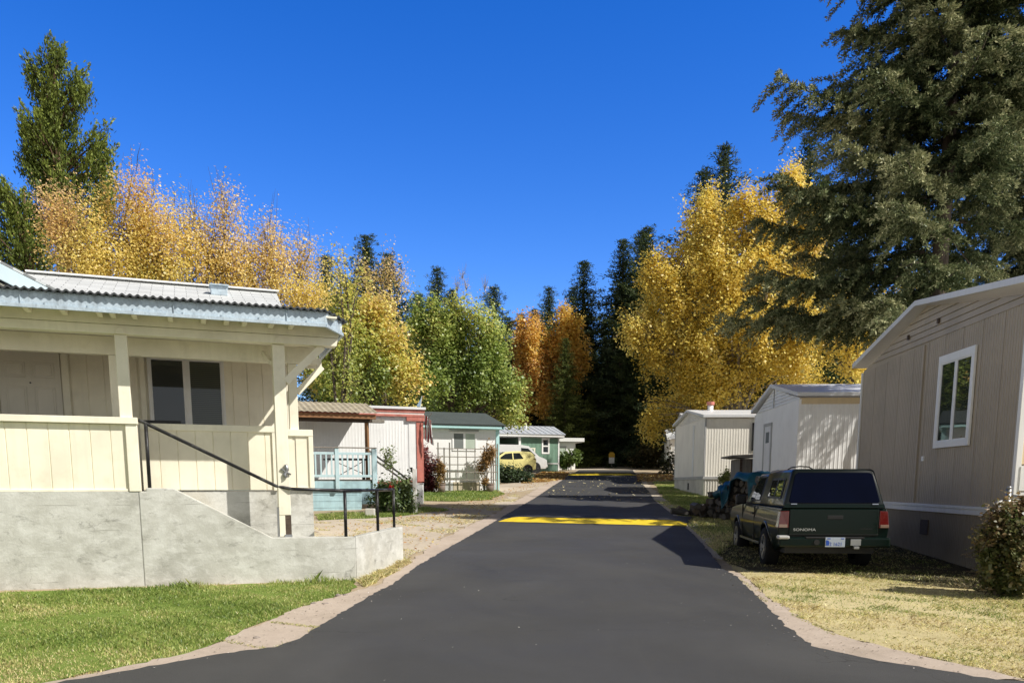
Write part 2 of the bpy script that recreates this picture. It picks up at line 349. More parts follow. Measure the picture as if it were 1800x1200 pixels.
# ------------------------------------------------------------------ ground, road, lawns
def P2(*pts): return [(gp(x, y).x, gp(x, y).y) for x, y in pts]
def rough_edge(poly, step=.35, amp=.03, skip=()):
    out = []
    for i, a in enumerate(poly):
        b = poly[(i+1) % len(poly)]; L = math.hypot(b[0]-a[0], b[1]-a[1]); n = max(1, int(L/step)) if L < 40 else 4
        for k in range(n):
            t = k/n; x = a[0]+(b[0]-a[0])*t; y = a[1]+(b[1]-a[1])*t
            if k: x += rng.normal()*amp; y += rng.normal()*amp
            out.append((x, y))
    return out
def smooth_line(pts, n=5):
    """Catmull-Rom through surveyed points"""
    out = []
    for i in range(len(pts)-1):
        p0 = pts[max(i-1, 0)]; p1 = pts[i]; p2 = pts[i+1]; p3 = pts[min(i+2, len(pts)-1)]
        for k in range(n):
            t = k/n
            out.append(tuple(.5*(2*p1[j]+(p2[j]-p0[j])*t+(2*p0[j]-5*p1[j]+4*p2[j]-p3[j])*t*t+(3*p1[j]-p0[j]-3*p2[j]+p3[j])*t**3) for j in (0, 1)))
    return out+[pts[-1]]
def sheet(name, poly, off, mat, kind='structure', grid=1.0, lift=None):
    bm = bmesh.new(); vs = [bm.verts.new((x, y, 0)) for x, y in poly]; bm.faces.new(vs)
    bmesh.ops.triangulate(bm, faces=bm.faces[:])
    xs = [p[0] for p in poly]; ys = [p[1] for p in poly]
    for ax, lo, hi in ((0, min(xs), max(xs)), (1, min(ys), max(ys))):
        g = max(grid, (hi-lo)/60); q = math.ceil(lo/g)*g
        while q < hi:
            no = (1, 0, 0) if ax == 0 else (0, 1, 0)
            bmesh.ops.bisect_plane(bm, geom=bm.verts[:]+bm.edges[:]+bm.faces[:], plane_co=(q if ax == 0 else 0, q if ax else 0, 0), plane_no=no); q += g
    for v in bm.verts: v.co.z = gz(v.co.x, v.co.y)+off+(lift(v.co.x, v.co.y) if lift else 0)
    bmesh.ops.recalc_face_normals(bm, faces=bm.faces[:])
    if sum(f.normal.z for f in bm.faces) < 0: bmesh.ops.reverse_faces(bm, faces=bm.faces[:])
    me = bpy.data.meshes.new(name); bm.to_mesh(me); bm.free()
    return tag(link(name, me, mat), kind=kind)
def terrain():
    xs = np.concatenate([np.linspace(-700, -40, 10), np.linspace(-30, 30, 61), np.linspace(40, 700, 10)])
    ys = np.concatenate([np.linspace(-60, 0, 7), np.linspace(1, 30, 59), np.linspace(31, 130, 50), np.linspace(140, 1500, 12)])
    V = [(x, y, gz(x, y)) for y in ys for x in xs]; n = len(xs)
    Fs = [(j*n+i, j*n+i+1, (j+1)*n+i+1, (j+1)*n+i) for j in range(len(ys)-1) for i in range(n-1)]
    me = bpy.data.meshes.new('ground'); me.from_pydata(V, [], Fs); tag(link('ground', me, M['dirt']), kind='structure')
terrain()
roadL = P2((60, 1222), (195, 1194), (339, 1165), (422, 1149), (483, 1141), (519, 1128), (556, 1106), (600, 1080), (644, 1053), (700, 1022), (731, 998), (785, 966), (850, 929), (900, 899), (940, 876), (968, 857), (990, 843), (1003, 834), (1018, 826))
roadR = P2((1112, 826), (1118, 834), (1125, 843), (1131, 853), (1142, 866), (1150, 880), (1180, 903), (1202, 925), (1222, 943), (1250, 975), (1268, 1000), (1297, 1017), (1335, 1055), (1380, 1100), (1415, 1130), (1440, 1142), (1500, 1155), (1560, 1167), (1650, 1181), (1750, 1198))
road_poly = rough_edge([(-13, 2.2), (-7, 4.6)]+roadL+roadR+[(6, 5.7), (14, 5.0), (14, -14), (-13, -14)], .07, .013)
sheet('road', road_poly, .022, M['asphalt'])
stripL_out = P2((672, 1026), (617, 1042), (547, 1062), (500, 1080), (478, 1092), (428, 1111), (394, 1132), (330, 1154), (195, 1186), (60, 1216))
stripL = rough_edge([(roadL[i][0]+.12, roadL[i][1]) for i in range(0, 10)]+stripL_out, .09, .022)
sheet('concrete_apron', stripL, .014, M['strip'])
stripL2 = rough_edge([(p[0]+.15, p[1]) for p in roadL[9:17]]+P2((978, 842), (950, 855), (920, 873), (868, 904), (780, 945), (712, 992), (672, 1026)), .3, .04)
sheet('road_shoulder', stripL2, .013, M['strip'])
stripR = rough_edge([(p[0]-.15, p[1]) for p in roadR[10:]]+P2((1800, 1196), (1700, 1172), (1600, 1150), (1500, 1125), (1440, 1103), (1400, 1083), (1345, 1048), (1318, 1022), (1300, 1008)), .09, .028)
sheet('concrete_apron_far_side', stripR, .014, M['strip'])
stripR2 = rough_edge([(p[0]-.15, p[1]) for p in roadR[2:10]]+P2((1272, 985), (1250, 950), (1222, 920), (1192, 893), (1162, 872), (1146, 858), (1136, 846)), .3, .04)
sheet('road_shoulder_far_side', stripR2, .013, M['gravel'])
drive = rough_edge(P2((640, 1000), (560, 950), (545, 915), (640, 908), (760, 893), (870, 885), (905, 868), (918, 872), (868, 903), (780, 944), (712, 990)), .4, .08)
sheet('gravel_drive', drive, .007, M['gravel'])
drive2 = rough_edge(P2((800, 866), (880, 852), (940, 843), (985, 843), (968, 851), (940, 860), (900, 866)), .4, .08)
sheet('gravel_drive_beyond', drive2, .010, M['gravel'])
lawn_poly = [(-12, 9.5), (-6.5, 9.4)]+P2((625, 1021), (617, 1040), (545, 1064), (500, 1081), (470, 1093), (428, 1110), (390, 1130), (330, 1153), (195, 1185), (60, 1214))+[(-7, 4.7), (-12, 3.0)]
sheet('lawn', rough_edge(lawn_poly, .12, .03), .009, M['lawn'], grid=.5)
dry_poly = P2((1300, 1007), (1330, 1030), (1345, 1048), (1400, 1083), (1440, 1103), (1500, 1125), (1600, 1150), (1700, 1172), (1800, 1194))+[(14, 6.0), (14, 12), (8.0, 11.2)]+P2((1760, 1030), (1590, 965), (1560, 945), (1290, 950), (1262, 975))
sheet('dry_lawn', rough_edge(dry_poly, .12, .04), .008, M['dry'])
green2 = rough_edge(P2((1150, 848), (1190, 846), (1196, 862), (1240, 872), (1300, 880), (1230, 905), (1205, 900), (1170, 880)), .4, .06)
sheet('lawn_far_side', green2, .008, M['lawn'])
green3 = rough_edge(P2((738, 862), (876, 861), (884, 869), (865, 878), (800, 881), (735, 880), (725, 872)), .4, .08)
sheet('lawn_by_trellis', green3, .011, M['lawn'])
green4 = rough_edge(P2((552, 905), (640, 902), (750, 893), (790, 897), (700, 908), (560, 915)), .4, .08)
sheet('lawn_by_deck', green4, .011, M['lawn'])
litter_poly = rough_edge(P2((905, 843), (930, 838), (955, 829), (985, 829), (1002, 832), (990, 842), (965, 847), (915, 850)), .5, .1)
sheet('leaf_litter', litter_poly, .016, M['litterground'])
far_poly = rough_edge(P2((1012, 828), (1116, 828), (1135, 821), (1115, 812), (1020, 812), (1000, 820)), .8, .2)
sheet('gravel_turnaround', far_poly, .012, M['gravel'])
def hump(label, pl, pr, depth, h, stripe):
    """asphalt speed hump across the road between ground points pl and pr"""
    o = thing('speed_hump', label, 'speed hump', (pl.x, pl.y, gz(pl.x, pl.y)), 'speed humps')
    L = Vector((pr.x-pl.x, pr.y-pl.y)); n = Vector((-L.y, L.x)).normalized(); body = MB(); yel = MB()
    N = 24; prof = [(0, .012), (.3, .35), (.65, .75), (1.0, .98), (1.6, 1.0), (2.2, .75), (depth, .012)]
    def pt(t, s, hh, off=0):
        j = .02*math.sin(t*37)+.015*math.sin(t*91+2)
        x = pl.x+L.x*t+n.x*(s+j); y = pl.y+L.y*t+n.y*(s+j); e = min(1, min(t, 1-t)*14+.15)
        return (x, y, gz(x, y)+.024+h*hh*e+off)
    for i in range(N):
        t0, t1 = i/N, (i+1)/N
        for (s0, h0), (s1, h1) in zip(prof[:-1], prof[1:]):
            body.quad(pt(t0, s0, h0), pt(t1, s0, h0), pt(t1, s1, h1), pt(t0, s1, h1))
        for s0, h0, s1, h1 in ((.0, .012, .3, .35), (.3, .35, .65, .75), (.65, .75, stripe, .90)):
            if s0 == 0: s0, h0 = .06, .08
            yel.quad(pt(t0, s0, h0, .006), pt(t1, s0, h0, .006), pt(t1, s1, h1, .006), pt(t0, s1, h1, .006))
    body.build('asphalt_hump', M['asphalt'], o, True); yel.build('yellow_stripe', M['yellow'], o, True)
hump('low asphalt speed hump with a bright yellow stripe, nearest across the road', gp(874, 919), gp(1206, 927), 3.0, .085, .66)
hump('far speed hump with a yellow stripe at the shaded end of the road', gp(999, 836), gp(1119, 836), 3.2, .10, .95)
# ------------------------------------------------------------------ grass blades and litter
def inpoly(x, y, poly):
    ins = np.zeros(len(x), bool); n = len(poly)
    for i in range(n):
        x0, y0 = poly[i]; x1, y1 = poly[(i+1) % n]
        if y0 == y1: continue
        c = ((y0 > y) != (y1 > y)) & (x < (x1-x0)*(y-y0)/(y1-y0)+x0); ins ^= c
    return ins
def wob(x, y, f, ph=0.):
    return (np.sin(x*f+ph+1.7*np.sin(y*f*.7+ph))+np.sin(y*f*1.3-ph+1.3*np.sin(x*f*.9))+np.sin((x+y)*f*2.1+ph*3)*.6)/2.6
def blades(name, poly, N, hr, w, pal, patch, ymax=99, wallfn=None, keep=None, flat=.5):
    xs = [p[0] for p in poly]; ys = [p[1] for p in poly]; y1 = min(max(ys), ymax)
    x = rng.uniform(min(xs), max(xs), N*3); y = min(ys)+(y1-min(ys))*rng.random(N*3)**1.15
    vis = np.abs(x) < y*.68+2.0
    ok = inpoly(x, y, poly) & vis
    if keep is not None: ok &= keep(x, y)
    x, y = x[ok][:N], y[ok][:N]; n = len(x)
    z = np.array([gz(a, b) for a, b in zip(x, y)])
    h = rng.uniform(hr[0], hr[1], n)*(.75+.30*wob(x, y, 2.3, 1.)+.25*wob(x, y, 9.))
    if wallfn is not None: h = h*wallfn(x, y)
    th = rng.uniform(0, 2*np.pi, n); lean = h*rng.uniform(.1, flat*2, n); la = rng.uniform(0, 2*np.pi, n)
    wv = np.stack([np.cos(th), np.sin(th), 0*th], 1)*(w*rng.uniform(.6, 1.3, n))[:, None]
    b = np.stack([x, y, z], 1); tip = b+np.stack([np.cos(la)*lean, np.sin(la)*lean, h], 1)
    mid = b+np.stack([np.cos(la)*lean*.3, np.sin(la)*lean*.3, h*.6], 1)
    V = np.stack([b-wv, b+wv, mid+wv*.7, tip, mid-wv*.7], 1)
    g = np.clip(patch(x, y)+rng.normal(0, .22, n), 0, .999); pal = np.array(pal); k = (g*(len(pal)-1)); i0 = k.astype(int); fr = (k-i0)[:, None]
    c = pal[i0]*(1-fr)+pal[np.minimum(i0+1, len(pal)-1)]*fr; c = c*rng.uniform(.65, 1.25, n)[:, None]
    me = np_mesh(name, V.reshape(-1, 3), 5, c)
    return tag(link(name, me, M['grass']), kind='stuff')
GREEN = [(.16, .25, .05), (.30, .40, .09), (.48, .54, .16), (.70, .64, .28), (.84, .70, .38)]
DRY = [(.22, .32, .07), (.52, .53, .18), (.80, .73, .34), (.92, .81, .45), (.55, .42, .22)]
H_o = Vector((0, 0, 0))
def lawn_patch(x, y):
    edge = np.clip((7.55-y+.25*(-x-2)*.2)/1.1, 0, 1)      # drier towards the road
    return .36+.24*wob(x, y, 1.9)+.20*wob(x, y, 5.3, 2)+.44*edge
hpl = Vector((at(240, 863, 9.7).x*1.065, 9.7*1.065))
def near_wall(x, y):
    a = R(21); d = -(x-at(240, 863, 10.33).x)*math.sin(a)+(y-10.33)*math.cos(a)   # < 0 in front of the concrete wall
    return 1+2.3*np.exp(-np.abs(d)/.17)*np.clip(.6+1.2*wob(x, y, 4.), 0, 1.6)
blades('lawn_grass', lawn_poly, 135000, (.02, .055), .0042, GREEN, lawn_patch, wallfn=near_wall, keep=lambda x, y: ((-(x-at(240, 863, 10.33).x)*math.sin(R(21))+(y-10.33)*math.cos(R(21))) < .0))
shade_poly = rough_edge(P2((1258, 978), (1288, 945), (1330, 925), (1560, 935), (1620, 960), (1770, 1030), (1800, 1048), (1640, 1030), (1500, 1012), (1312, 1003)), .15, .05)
sheet('painted_shade_ground', shade_poly, .012, M['painted_shade_soil'])  # dark sheet laid where shade falls; the shade is in its colour
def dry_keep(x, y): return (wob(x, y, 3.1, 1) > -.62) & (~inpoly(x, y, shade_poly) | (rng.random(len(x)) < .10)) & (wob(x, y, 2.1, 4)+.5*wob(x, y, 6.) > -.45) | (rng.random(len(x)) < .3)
blades('dry_grass', dry_poly, 88000, (.015, .05), .0048, DRY, lambda x, y: .50+.36*wob(x, y, 1.6, 3)+.30*wob(x, y, 4.7)-.30*np.clip(1-np.abs(y-9.6)/.8, 0, 1)*np.clip(wob(x, y, 1.2), 0, 1), keep=dry_keep, flat=1.1)
blades('grass_by_far_homes', green2, 26000, (.04, .10), .010, GREEN, lambda x, y: .45+.25*wob(x, y, .9), flat=.6)
blades('grass_by_trellis', green3, 16000, (.04, .10), .012, GREEN, lambda x, y: .25+.25*wob(x, y, .9))
blades('grass_by_deck', green4, 9000, (.04, .12), .010, GREEN, lambda x, y: .35+.25*wob(x, y, .9))
blades('drive_weeds', drive, 34000, (.015, .045), .006, DRY, lambda x, y: .62+.2*wob(x, y, 1.), keep=lambda x, y: wob(x, y, 1.3, 2)+.5*wob(x, y, 4.1) > .05, flat=1.2)
SHD = [(.05, .07, .02), (.10, .11, .035), (.17, .14, .06), (.24, .18, .09)]  # blade colours darkened to carry on the painted shade
blades('painted_shade_grass', shade_poly, 22000, (.02, .05), .0048, SHD, lambda x, y: .45+.3*wob(x, y, 1.7), flat=1.)
mid_poly = P2((1150, 880), (1180, 897), (1210, 925), (1262, 975), (1300, 950), (1330, 925), (1320, 900), (1240, 890))
blades('verge_grass', mid_poly, 16000, (.03, .08), .007, DRY, lambda x, y: .35+.3*wob(x, y, 1.), flat=.8)
edgeL = rough_edge(P2((628, 1022), (712, 986), (725, 990), (690, 1010), (640, 1032)), .3, .02)
blades('wall_foot_weeds', edgeL, 2600, (.03, .09), .006, DRY, lambda x, y: .6+.2*wob(x, y, 2.), flat=.9)
def scatter_leaves(name, poly, N, size, cols, mat, yexp=1., off=.03):
    xs = [p[0] for p in poly]; ys = [p[1] for p in poly]
    x = rng.uniform(min(xs), max(xs), N*4); y = min(ys)+(max(ys)-min(ys))*rng.random(N*4)**yexp
    ok = inpoly(x, y, poly); x, y = x[ok][:N], y[ok][:N]; n = len(x); z = np.array([gz(a, b) for a, b in zip(x, y)])+off
    th = rng.uniform(0, 6.28, n); s = size*rng.uniform(.6, 1.3, n); tl = rng.uniform(-.5, .5, (n, 2))
    a = np.stack([np.cos(th), np.sin(th), tl[:, 0]], 1)*s[:, None]; b = np.stack([-np.sin(th), np.cos(th), tl[:, 1]], 1)*(s*.6)[:, None]
    c0 = np.stack([x, y, z+s*.3], 1); V = np.stack([c0-a, c0-b, c0+a, c0+b], 1)
    c = np.array(cols)[rng.integers(0, len(cols), n)]*rng.uniform(.7, 1.2, n)[:, None]
    return tag(link(name, np_mesh(name, V.reshape(-1, 3), 4, c), mat), kind='stuff')
AUT = [(.62, .42, .10), (.55, .30, .10), (.45, .22, .08), (.70, .55, .22), (.60, .45, .25)]
scatter_leaves('fallen_leaves_on_road', P2((945, 876), (985, 846), (1003, 836), (1116, 836), (1132, 856), (1146, 876), (1090, 884)), 190, .06, [(.75, .68, .45), (.8, .7, .4), (.7, .6, .35)], M['dryleaf'], 1.4, .045)
scatter_leaves('fallen_leaves_on_verge', litter_poly, 3500, .07, AUT, M['dryleaf'])
scatter_leaves('fallen_leaves_by_road_end', P2((1120, 848), (1120, 834), (1180, 832), (1186, 845)), 1500, .07, AUT, M['dryleaf'])
scatter_leaves('fallen_leaves_on_drive', P2((720, 985), (800, 935), (900, 868), (985, 846), (930, 850), (760, 900), (560, 930)), 1100, .035, AUT, M['dryleaf'])
scatter_leaves('road_grit', [(-2.5, 6.0), (3.2, 6.0), (3.4, 17), (-.4, 18)], 120, .008, [(.5, .48, .45), (.7, .68, .62)], M['dryleaf'], 1., .026)
# tufts growing in the joints and along the edges of the apron slabs
def strip_line(a, b, w):
    (x0, y0), (x1, y1) = P2(a, b); d = Vector((x1-x0, y1-y0)).normalized(); n = Vector((-d.y, d.x))*w
    return [(x0+n.x, y0+n.y), (x1+n.x, y1+n.y), (x1-n.x, y1-n.y), (x0-n.x, y0-n.y)]
for a, b, N in (((478, 1097), (558, 1104), 700), ((394, 1131), (470, 1143), 350), ((560, 1105), (486, 1141), 450), ((1300, 1016), (1345, 1060), 380), ((1395, 1082), (1470, 1118), 500)):
    blades('joint_grass', strip_line(a, b, .035), N, (.015, .045), .004, DRY, lambda x, y: .35+.2*wob(x, y, 3.), flat=.9)
scatter_leaves('apron_grit', stripL, 220, .010, [(.30, .25, .2), (.2, .17, .14), (.7, .64, .58)], M['dryleaf'], 1., .02)
scatter_leaves('far_apron_grit', stripR, 280, .010, [(.30, .25, .2), (.2, .17, .14), (.7, .64, .58)], M['dryleaf'], 1., .02)
# stones along the apron
def stone(p, s, seed):
    bm = bmesh.new(); bmesh.ops.create_icosphere(bm, subdivisions=2, radius=s); r = random.Random(seed)
    off = Vector((r.random()*9, r.random()*9, 0))
    for v in bm.verts:
        k = 1+.25*math.sin(v.co.x*3/s+off.x)*math.cos(v.co.y*2.4/s+off.y); v.co = Vector((v.co.x*k*1.25, v.co.y*k, v.co.z*.62*k))
    me = bpy.data.meshes.new('stone'); bm.to_mesh(me); bm.free(); o = link('stone', me, M['stone']); o.location = (p.x, p.y, gz(p.x, p.y)+s*.35)
    return o
for i, (x, y, s, lab) in enumerate(((594, 1048, .035, 'pale fist sized stone at the lawn edge near the concrete wall'), (607, 1047, .030, 'grey pebble beside the paler stone at the lawn edge'), (571, 1063, .032, 'dark clod of earth lying on the pink concrete apron'),
        (551, 1063, .030, 'pale stone half in the grass beside the concrete apron'), (451, 1125, .032, 'brown clod alone on the nearest slab of the apron'), (641, 1051, .022, 'small dark stone at the asphalt edge below the wall corner'),
        (1018, 817, .28, 'pale boulder beside the round green bush at the road end'), (1008, 822, .22, 'low grey boulder in front of the round green bush'))):
    tag(stone(gp(x, y), s, i), lab, 'stone')
# ------------------------------------------------------------------ shared building pieces
GROOVE = [(0, 0), (.196, 0), (.200, -.009), (.206, -.009), (.210, 0)]
RIB = [(0, 0), (.030, 0), (.040, .014), (.060, .014), (.070, 0), (.10, 0)]
RIBLOW = [(0, 0), (.040, 0), (.048, .005), (.062, .005), (.07, 0), (.10, 0)]
FINE = [(0, 0), (.045, 0), (.049, -.006), (.054, -.006), (.058, 0)]
def roofplane(name, fr, e0, e1, r1, r0, mat, parent, th=.05):
    """roof slab: eave points e0,e1 and ridge points r0,r1 in (u,d,z); UV in metres"""
    A = [fr.pt(*p) for p in (e0, e1, r1, r0)]; n = (A[1]-A[0]).cross(A[3]-A[0]).normalized()
    if n.z < 0: n = -n
    o0 = ORG.get(parent.name) or Vector((0, 0, 0))
    V = [a-o0 for a in A]+[a-o0-n*th for a in A]
    me = bpy.data.meshes.new(name); me.from_pydata([tuple(v) for v in V], [], [(0, 1, 2, 3), (4, 7, 6, 5), (0, 4, 5, 1), (1, 5, 6, 2), (2, 6, 7, 3), (3, 7, 4, 0)])
    ex = (A[1]-A[0]).normalized(); ey = n.cross(ex); uv = me.uv_layers.new(name='UVMap')
    W = A+[a-n*th for a in A]
    for l in me.loops:
        w = W[l.vertex_index]-A[0]; uv.data[l.index].uv = (w.dot(ex), w.dot(ey))
    bm = bmesh.new(); bm.from_mesh(me); bmesh.ops.recalc_face_normals(bm, faces=bm.faces); bm.to_mesh(me); bm.free()
    return link(name, me, mat, parent)
def window(fr, parent, u0, u1, z0, z1, c, out, fw, mats, frame='white_clean', split='v', proud=.035, at_=.5, label=None):
    """sliding or sash window on the wall plane d=c; mats = the two panes"""
    w = MB(fr); s = out
    def bx(a, b, p, q, e): w.box(a, b, *(sorted((c, c+s*e))), p, q)
    bx(u0-fw, u1+fw, z1, z1+fw*1.25, proud); bx(u0-fw, u1+fw, z0-fw, z0, proud); bx(u0-fw, u0, z0, z1, proud); bx(u1, u1+fw, z0, z1, proud)
    t = .028
    if split == 'v': m = u0+(u1-u0)*at_; bx(m-t, m+t, z0, z1, proud*.8); rects = [(u0, m-t, z0, z1), (m+t, u1, z0, z1)]
    elif split == 'h': m = z0+(z1-z0)*at_; bx(u0, u1, m-t, m+t, proud*.8); rects = [(u0, u1, z0, m-t), (u0, u1, m+t, z1)]
    else: rects = [(u0, u1, z0, z1)]
    f = w.build('window', M[frame], parent, bevel=.004, label=label)
    for i, (a, b, p, q) in enumerate(rects):
        g = .012
        v = MB(fr); v.box(a+g, b-g, *(sorted((c+s*.006, c+s*.014))), p+g, q-g); v.build('pane', M[mats[i % len(mats)]], f)
        e = MB(fr)
        for aa, bb, pp, qq in ((a, b, q-g*1.6, q), (a, b, p, p+g*1.6), (a, a+g*1.6, p+g*1.6, q-g*1.6), (b-g*1.6, b, p+g*1.6, q-g*1.6)):
            e.box(aa, bb, *(sorted((c+s*.004, c+s*.024))), pp, qq)
        e.build('sash', M[frame], f)
    return f
# ------------------------------------------------------------------ cream house with the covered porch
o = at(240, 863, 10.33); HF = Frame(o, 21, 1.065)
house = thing('cream_house', 'cream clapboard house with covered porch, grey corrugated porch edge and pale shingle roof', 'house', (o.x, o.y, .45))
def h(fr=HF): return MB(fr)
m = h(); m.box(-8, .0195, .004, .2, .30, 1.60); m.build('foundation', M['concrete'], house)
m = h(); m.box(.15, 2.10, .65, .80, .30, 1.595); m.build('foundation', M['concrete'], house)
m = h(); m.box(-8, .02, .80, 2.4, 1.45, 1.60); m.box(-8, .02, .2, .80, 1.45, 1.60); m.box(.02, 2.05, .80, 2.4, 1.45, 1.59); m.build('porch_floor', M['grey_wood'], house)
m = h(); m.ribbed(-8, -.06, .03, GROOVE, 1.615, 2.36, -1); m.box(-8, -.06, .04, .12, 1.62, 2.35); m.build('porch_wall', M['cream'], house, fix=False)
m = h(); m.box(-8, .06, -.03, .16, 2.365, 2.44); m.box(-.075, .05, -.008, .14, 1.60, 2.363); m.box(-8, -.078, .012, .05, 1.60, 1.628); m.build('porch_wall_trim', M['cream_trim'], house, bevel=.006)
m = h(); m.ribbed(.05, 1.86, .63, GROOVE, 1.61, 2.34, -1); m.box(.05, 2.10, .64, .74, 1.615, 2.34); m.ribbed(1.90, 2.06, .628, GROOVE, 1.64, 2.30, -1); m.build('porch_wall', M['cream'], house, fix=False)
m = h(); m.box(.05, 1.80, .60, .78, 2.34, 2.42); m.box(1.80, 2.12, .60, .78, 2.30, 2.385); m.box(2.06, 2.12, .605, .76, 1.60, 2.298); m.box(1.60, 1.66, .605, .628, 1.60, 2.338); m.box(1.80, 2.058, .612, .64, 1.60, 1.64); m.build('porch_wall_trim', M['cream_trim'], house, bevel=.006)
m = h(); m.prism_u([(2.40, 1.60), (2.40, 3.62), (2.5, 3.62), (2.5, 1.60)], -8, -1.74); m.box(-.93, 2.09, 2.40, 2.5, 1.6, 2.45); m.box(-1.74, .10, 2.40, 2.5, 3.60, 3.64)
m.ribbed(-8, 2.09, 2.39, GROOVE, 1.6, 3.62, -1); m.build('wall', M['cream'], house, fix=False)
m = h(); m.ribbed(2.39, 8.0, 2.09, GROOVE, 1.2, 3.62, 1, 'd'); m.build('wall', M['cream'], house, fix=False)
m = h(); m.box(1.99, 2.115, 2.355, 2.42, 1.6, 3.6); m.box(-.97, -.88, 2.35, 2.388, 1.60, 3.55); m.box(-1.82, -1.73, 2.35, 2.388, 1.60, 3.55); m.box(.0, .07, 2.36, 2.388, 1.6, 3.6); m.box(-8, 2.09, 2.35, 2.388, 3.52, 3.62); m.build('wall_trim', M['cream_trim'], house, bevel=.005)
# six-panel door
m = h(); m.box(-1.72, -.98, 2.362, 2.385, 1.61, 3.51); dr = m.build('door', M['door'], house, bevel=.004)
m = h()
for a, b in ((-1.64, -1.40), (-1.30, -1.06)):
    for p, q in ((1.72, 2.30), (2.42, 2.98), (3.10, 3.30)):
        for e, k in ((0, .008), (.025, .014)):
            m.box(a+e, b-e, 2.362-k*2.2, 2.362, p+e, q-e)
m.build('door_panel', M['door'], dr, bevel=.006)
m = h(); m.tube([(-1.35, 2.35, 3.03), (-1.35, 2.362, 3.03)], .011, 8); m.build('peephole', M['black'], dr)
m = h(); m.tube([(-1.66, 2.31, 2.42), (-1.66, 2.362, 2.42)], .03, 10); m.build('door_knob', M['grey_metal'], dr)
window(HF, house, .14, 1.09, 2.46, 3.43, 2.385, -1, .035, ('glass', 'blinds'), 'white')
# posts
m = h(); m.box(-.125, .005, .01, .14, 2.44, 3.355); m.prism_d([(-.115, 3.358), (-.005, 3.358), (-.02, 3.41), (-.06, 3.445), (-.10, 3.41)], -.035, -.022); m.build('porch_post', M['cream_trim'], house, bevel=.008)
m = h(); m.box(1.60, 1.745, .06, .20, 1.30, 3.355); m.prism_d([(1.61, 3.358), (1.735, 3.358), (1.72, 3.41), (1.675, 3.44), (1.63, 3.41)], -.035, -.022); p2 = m.build('porch_post', M['cream_trim'], house, bevel=.008, label='porch post with a weathered dark foot')
m = h(); m.box(1.602, 1.672, .062, .198, 1.04, 1.298); m.build('post_foot', M['cream_trim'], p2)
m = h(); m.box(1.672, 1.745, .062, .198, 1.04, 1.298); m.build('weathered_foot', M['dark_wood'], p2)
m = h(); m.box(1.66, 1.75, .052, .21, 1.00, 1.06); m.box(1.585, 1.60, .07, .19, 1.0, 1.4); m.build('post_bracket', M['grey_metal'], p2)
m = h(); m.tube([(1.70, .03, 1.92), (1.72, .045, 1.86), (1.68, .045, 1.80), (1.70, .03, 1.76)], .022, 8); m.tube([(1.64, .045, 1.87), (1.76, .045, 1.80)], .012, 6); m.build('cleat', M['grey_metal'], p2, True)
m = h(); m.box(-.25, -.135, .655, .75, 2.0, 3.215); m.build('porch_post', M['cream_trim'], house, bevel=.006, label='inner porch post behind the front one')
m = h(); m.box(1.84, 1.95, .66, .76, 2.385, 3.215); m.box(1.70, 1.80, .70, .76, 2.42, 3.215); m.build('porch_post', M['cream_trim'], house, bevel=.006, label='inner porch post at the ramp end')
# beams, braces, rafters, roof edge
m = h(); m.prism_d([(-8, 3.358), (2.36, 3.358), (2.38, 3.455), (-8, 3.455)], -.02, .14); m.prism_d([(-8, 3.459), (2.38, 3.459), (2.44, 3.60), (-8, 3.60)], -.024, .13); m.build('beam', M['cream_trim'], house, bevel=.006)
m = h(); m.box(-8, 2.22, .66, .76, 3.218, 3.43); m.build('beam', M['cream_trim'], house, bevel=.006)
for bb in ((2.10, 2.30, .85, .93, 3.20, 3.33), (2.14, 2.22, .2, 2.4, 3.46, 3.56), (-.6, -.52, .14, 2.4, 3.46, 3.56)):
    m = h(); m.box(*bb); m.build('cross_beam', M['cream_trim'], house, bevel=.006)
m = h(); m.bar((1.745, .10, 2.92), (2.20, .10, 3.362), .09, .09, (0, 1, 0)); m.build('brace', M['cream_trim'], house, bevel=.005)
m = h(); m.bar((1.95, .71, 2.86), (2.28, .71, 3.20), .08, .085, (0, 1, 0)); m.bar((1.60, .18, 3.15), (1.54, .60, 3.33), .05, .05); m.build('brace', M['cream_trim'], house, bevel=.005)
m = h(); m.box(-8, 2.30, -.47, 2.38, 3.605, 3.625); m.build('soffit', M['cream_trim'], house)
for i, u in enumerate([-4.2, -3.4, -2.6, -2.2, -1.8, -1.35, -.97, -.62, -.27, -.14, .08, .45, .80, 1.05, 1.25, 1.55, 1.78]):
    m = h(); m.box(u, u+.055, -.46, -.03, 3.52, 3.602); m.build('rafter', M['cream_trim'], house, bevel=.004)
def edge_sheet(pts, z0, z1, thick=.012):
    mm = h()
    for (a, b), (c, d) in zip(pts[:-1], pts[1:]):
        mm.prism([(a, b, z0), (c, d, z0), (c, d, z1), (a, b, z1)], [(a, b+thick, z0), (c, d+thick, z0), (c, d+thick, z1), (a, b+thick, z1)])
    return mm
EDGE = [(-8, -.50), (-3.3, -.50), (-1.05, -.502), (.28, -.50), (2.16, -.50), (2.44, .02), (2.48, 2.3)]
edge_sheet(EDGE, 3.525, 3.665).build('metal_fascia', M['galv'], house)
m = h()
for (a, b), (c, d) in zip(EDGE[:-1], EDGE[1:]):
    m.bar((a, b-.006, 3.51), (c, d-.006, 3.51), .034, .036)
m.build('gutter_lip', M['galv'], house)
for u in (-1.3, -.72, -.32, .12, .62, 1.02, 1.42, 1.95):
    m = h(); m.bar((u, -.512, 3.53), (u, -.512, 3.56), .014, .008); m.build('gutter_strap', M['galv'], house)
for u in (-.95, .52, 1.72):
    m = h(); m.box(u, u+.006, -.516, -.503, 3.53, 3.66); m.build('fascia_joint', M['galv'], house)
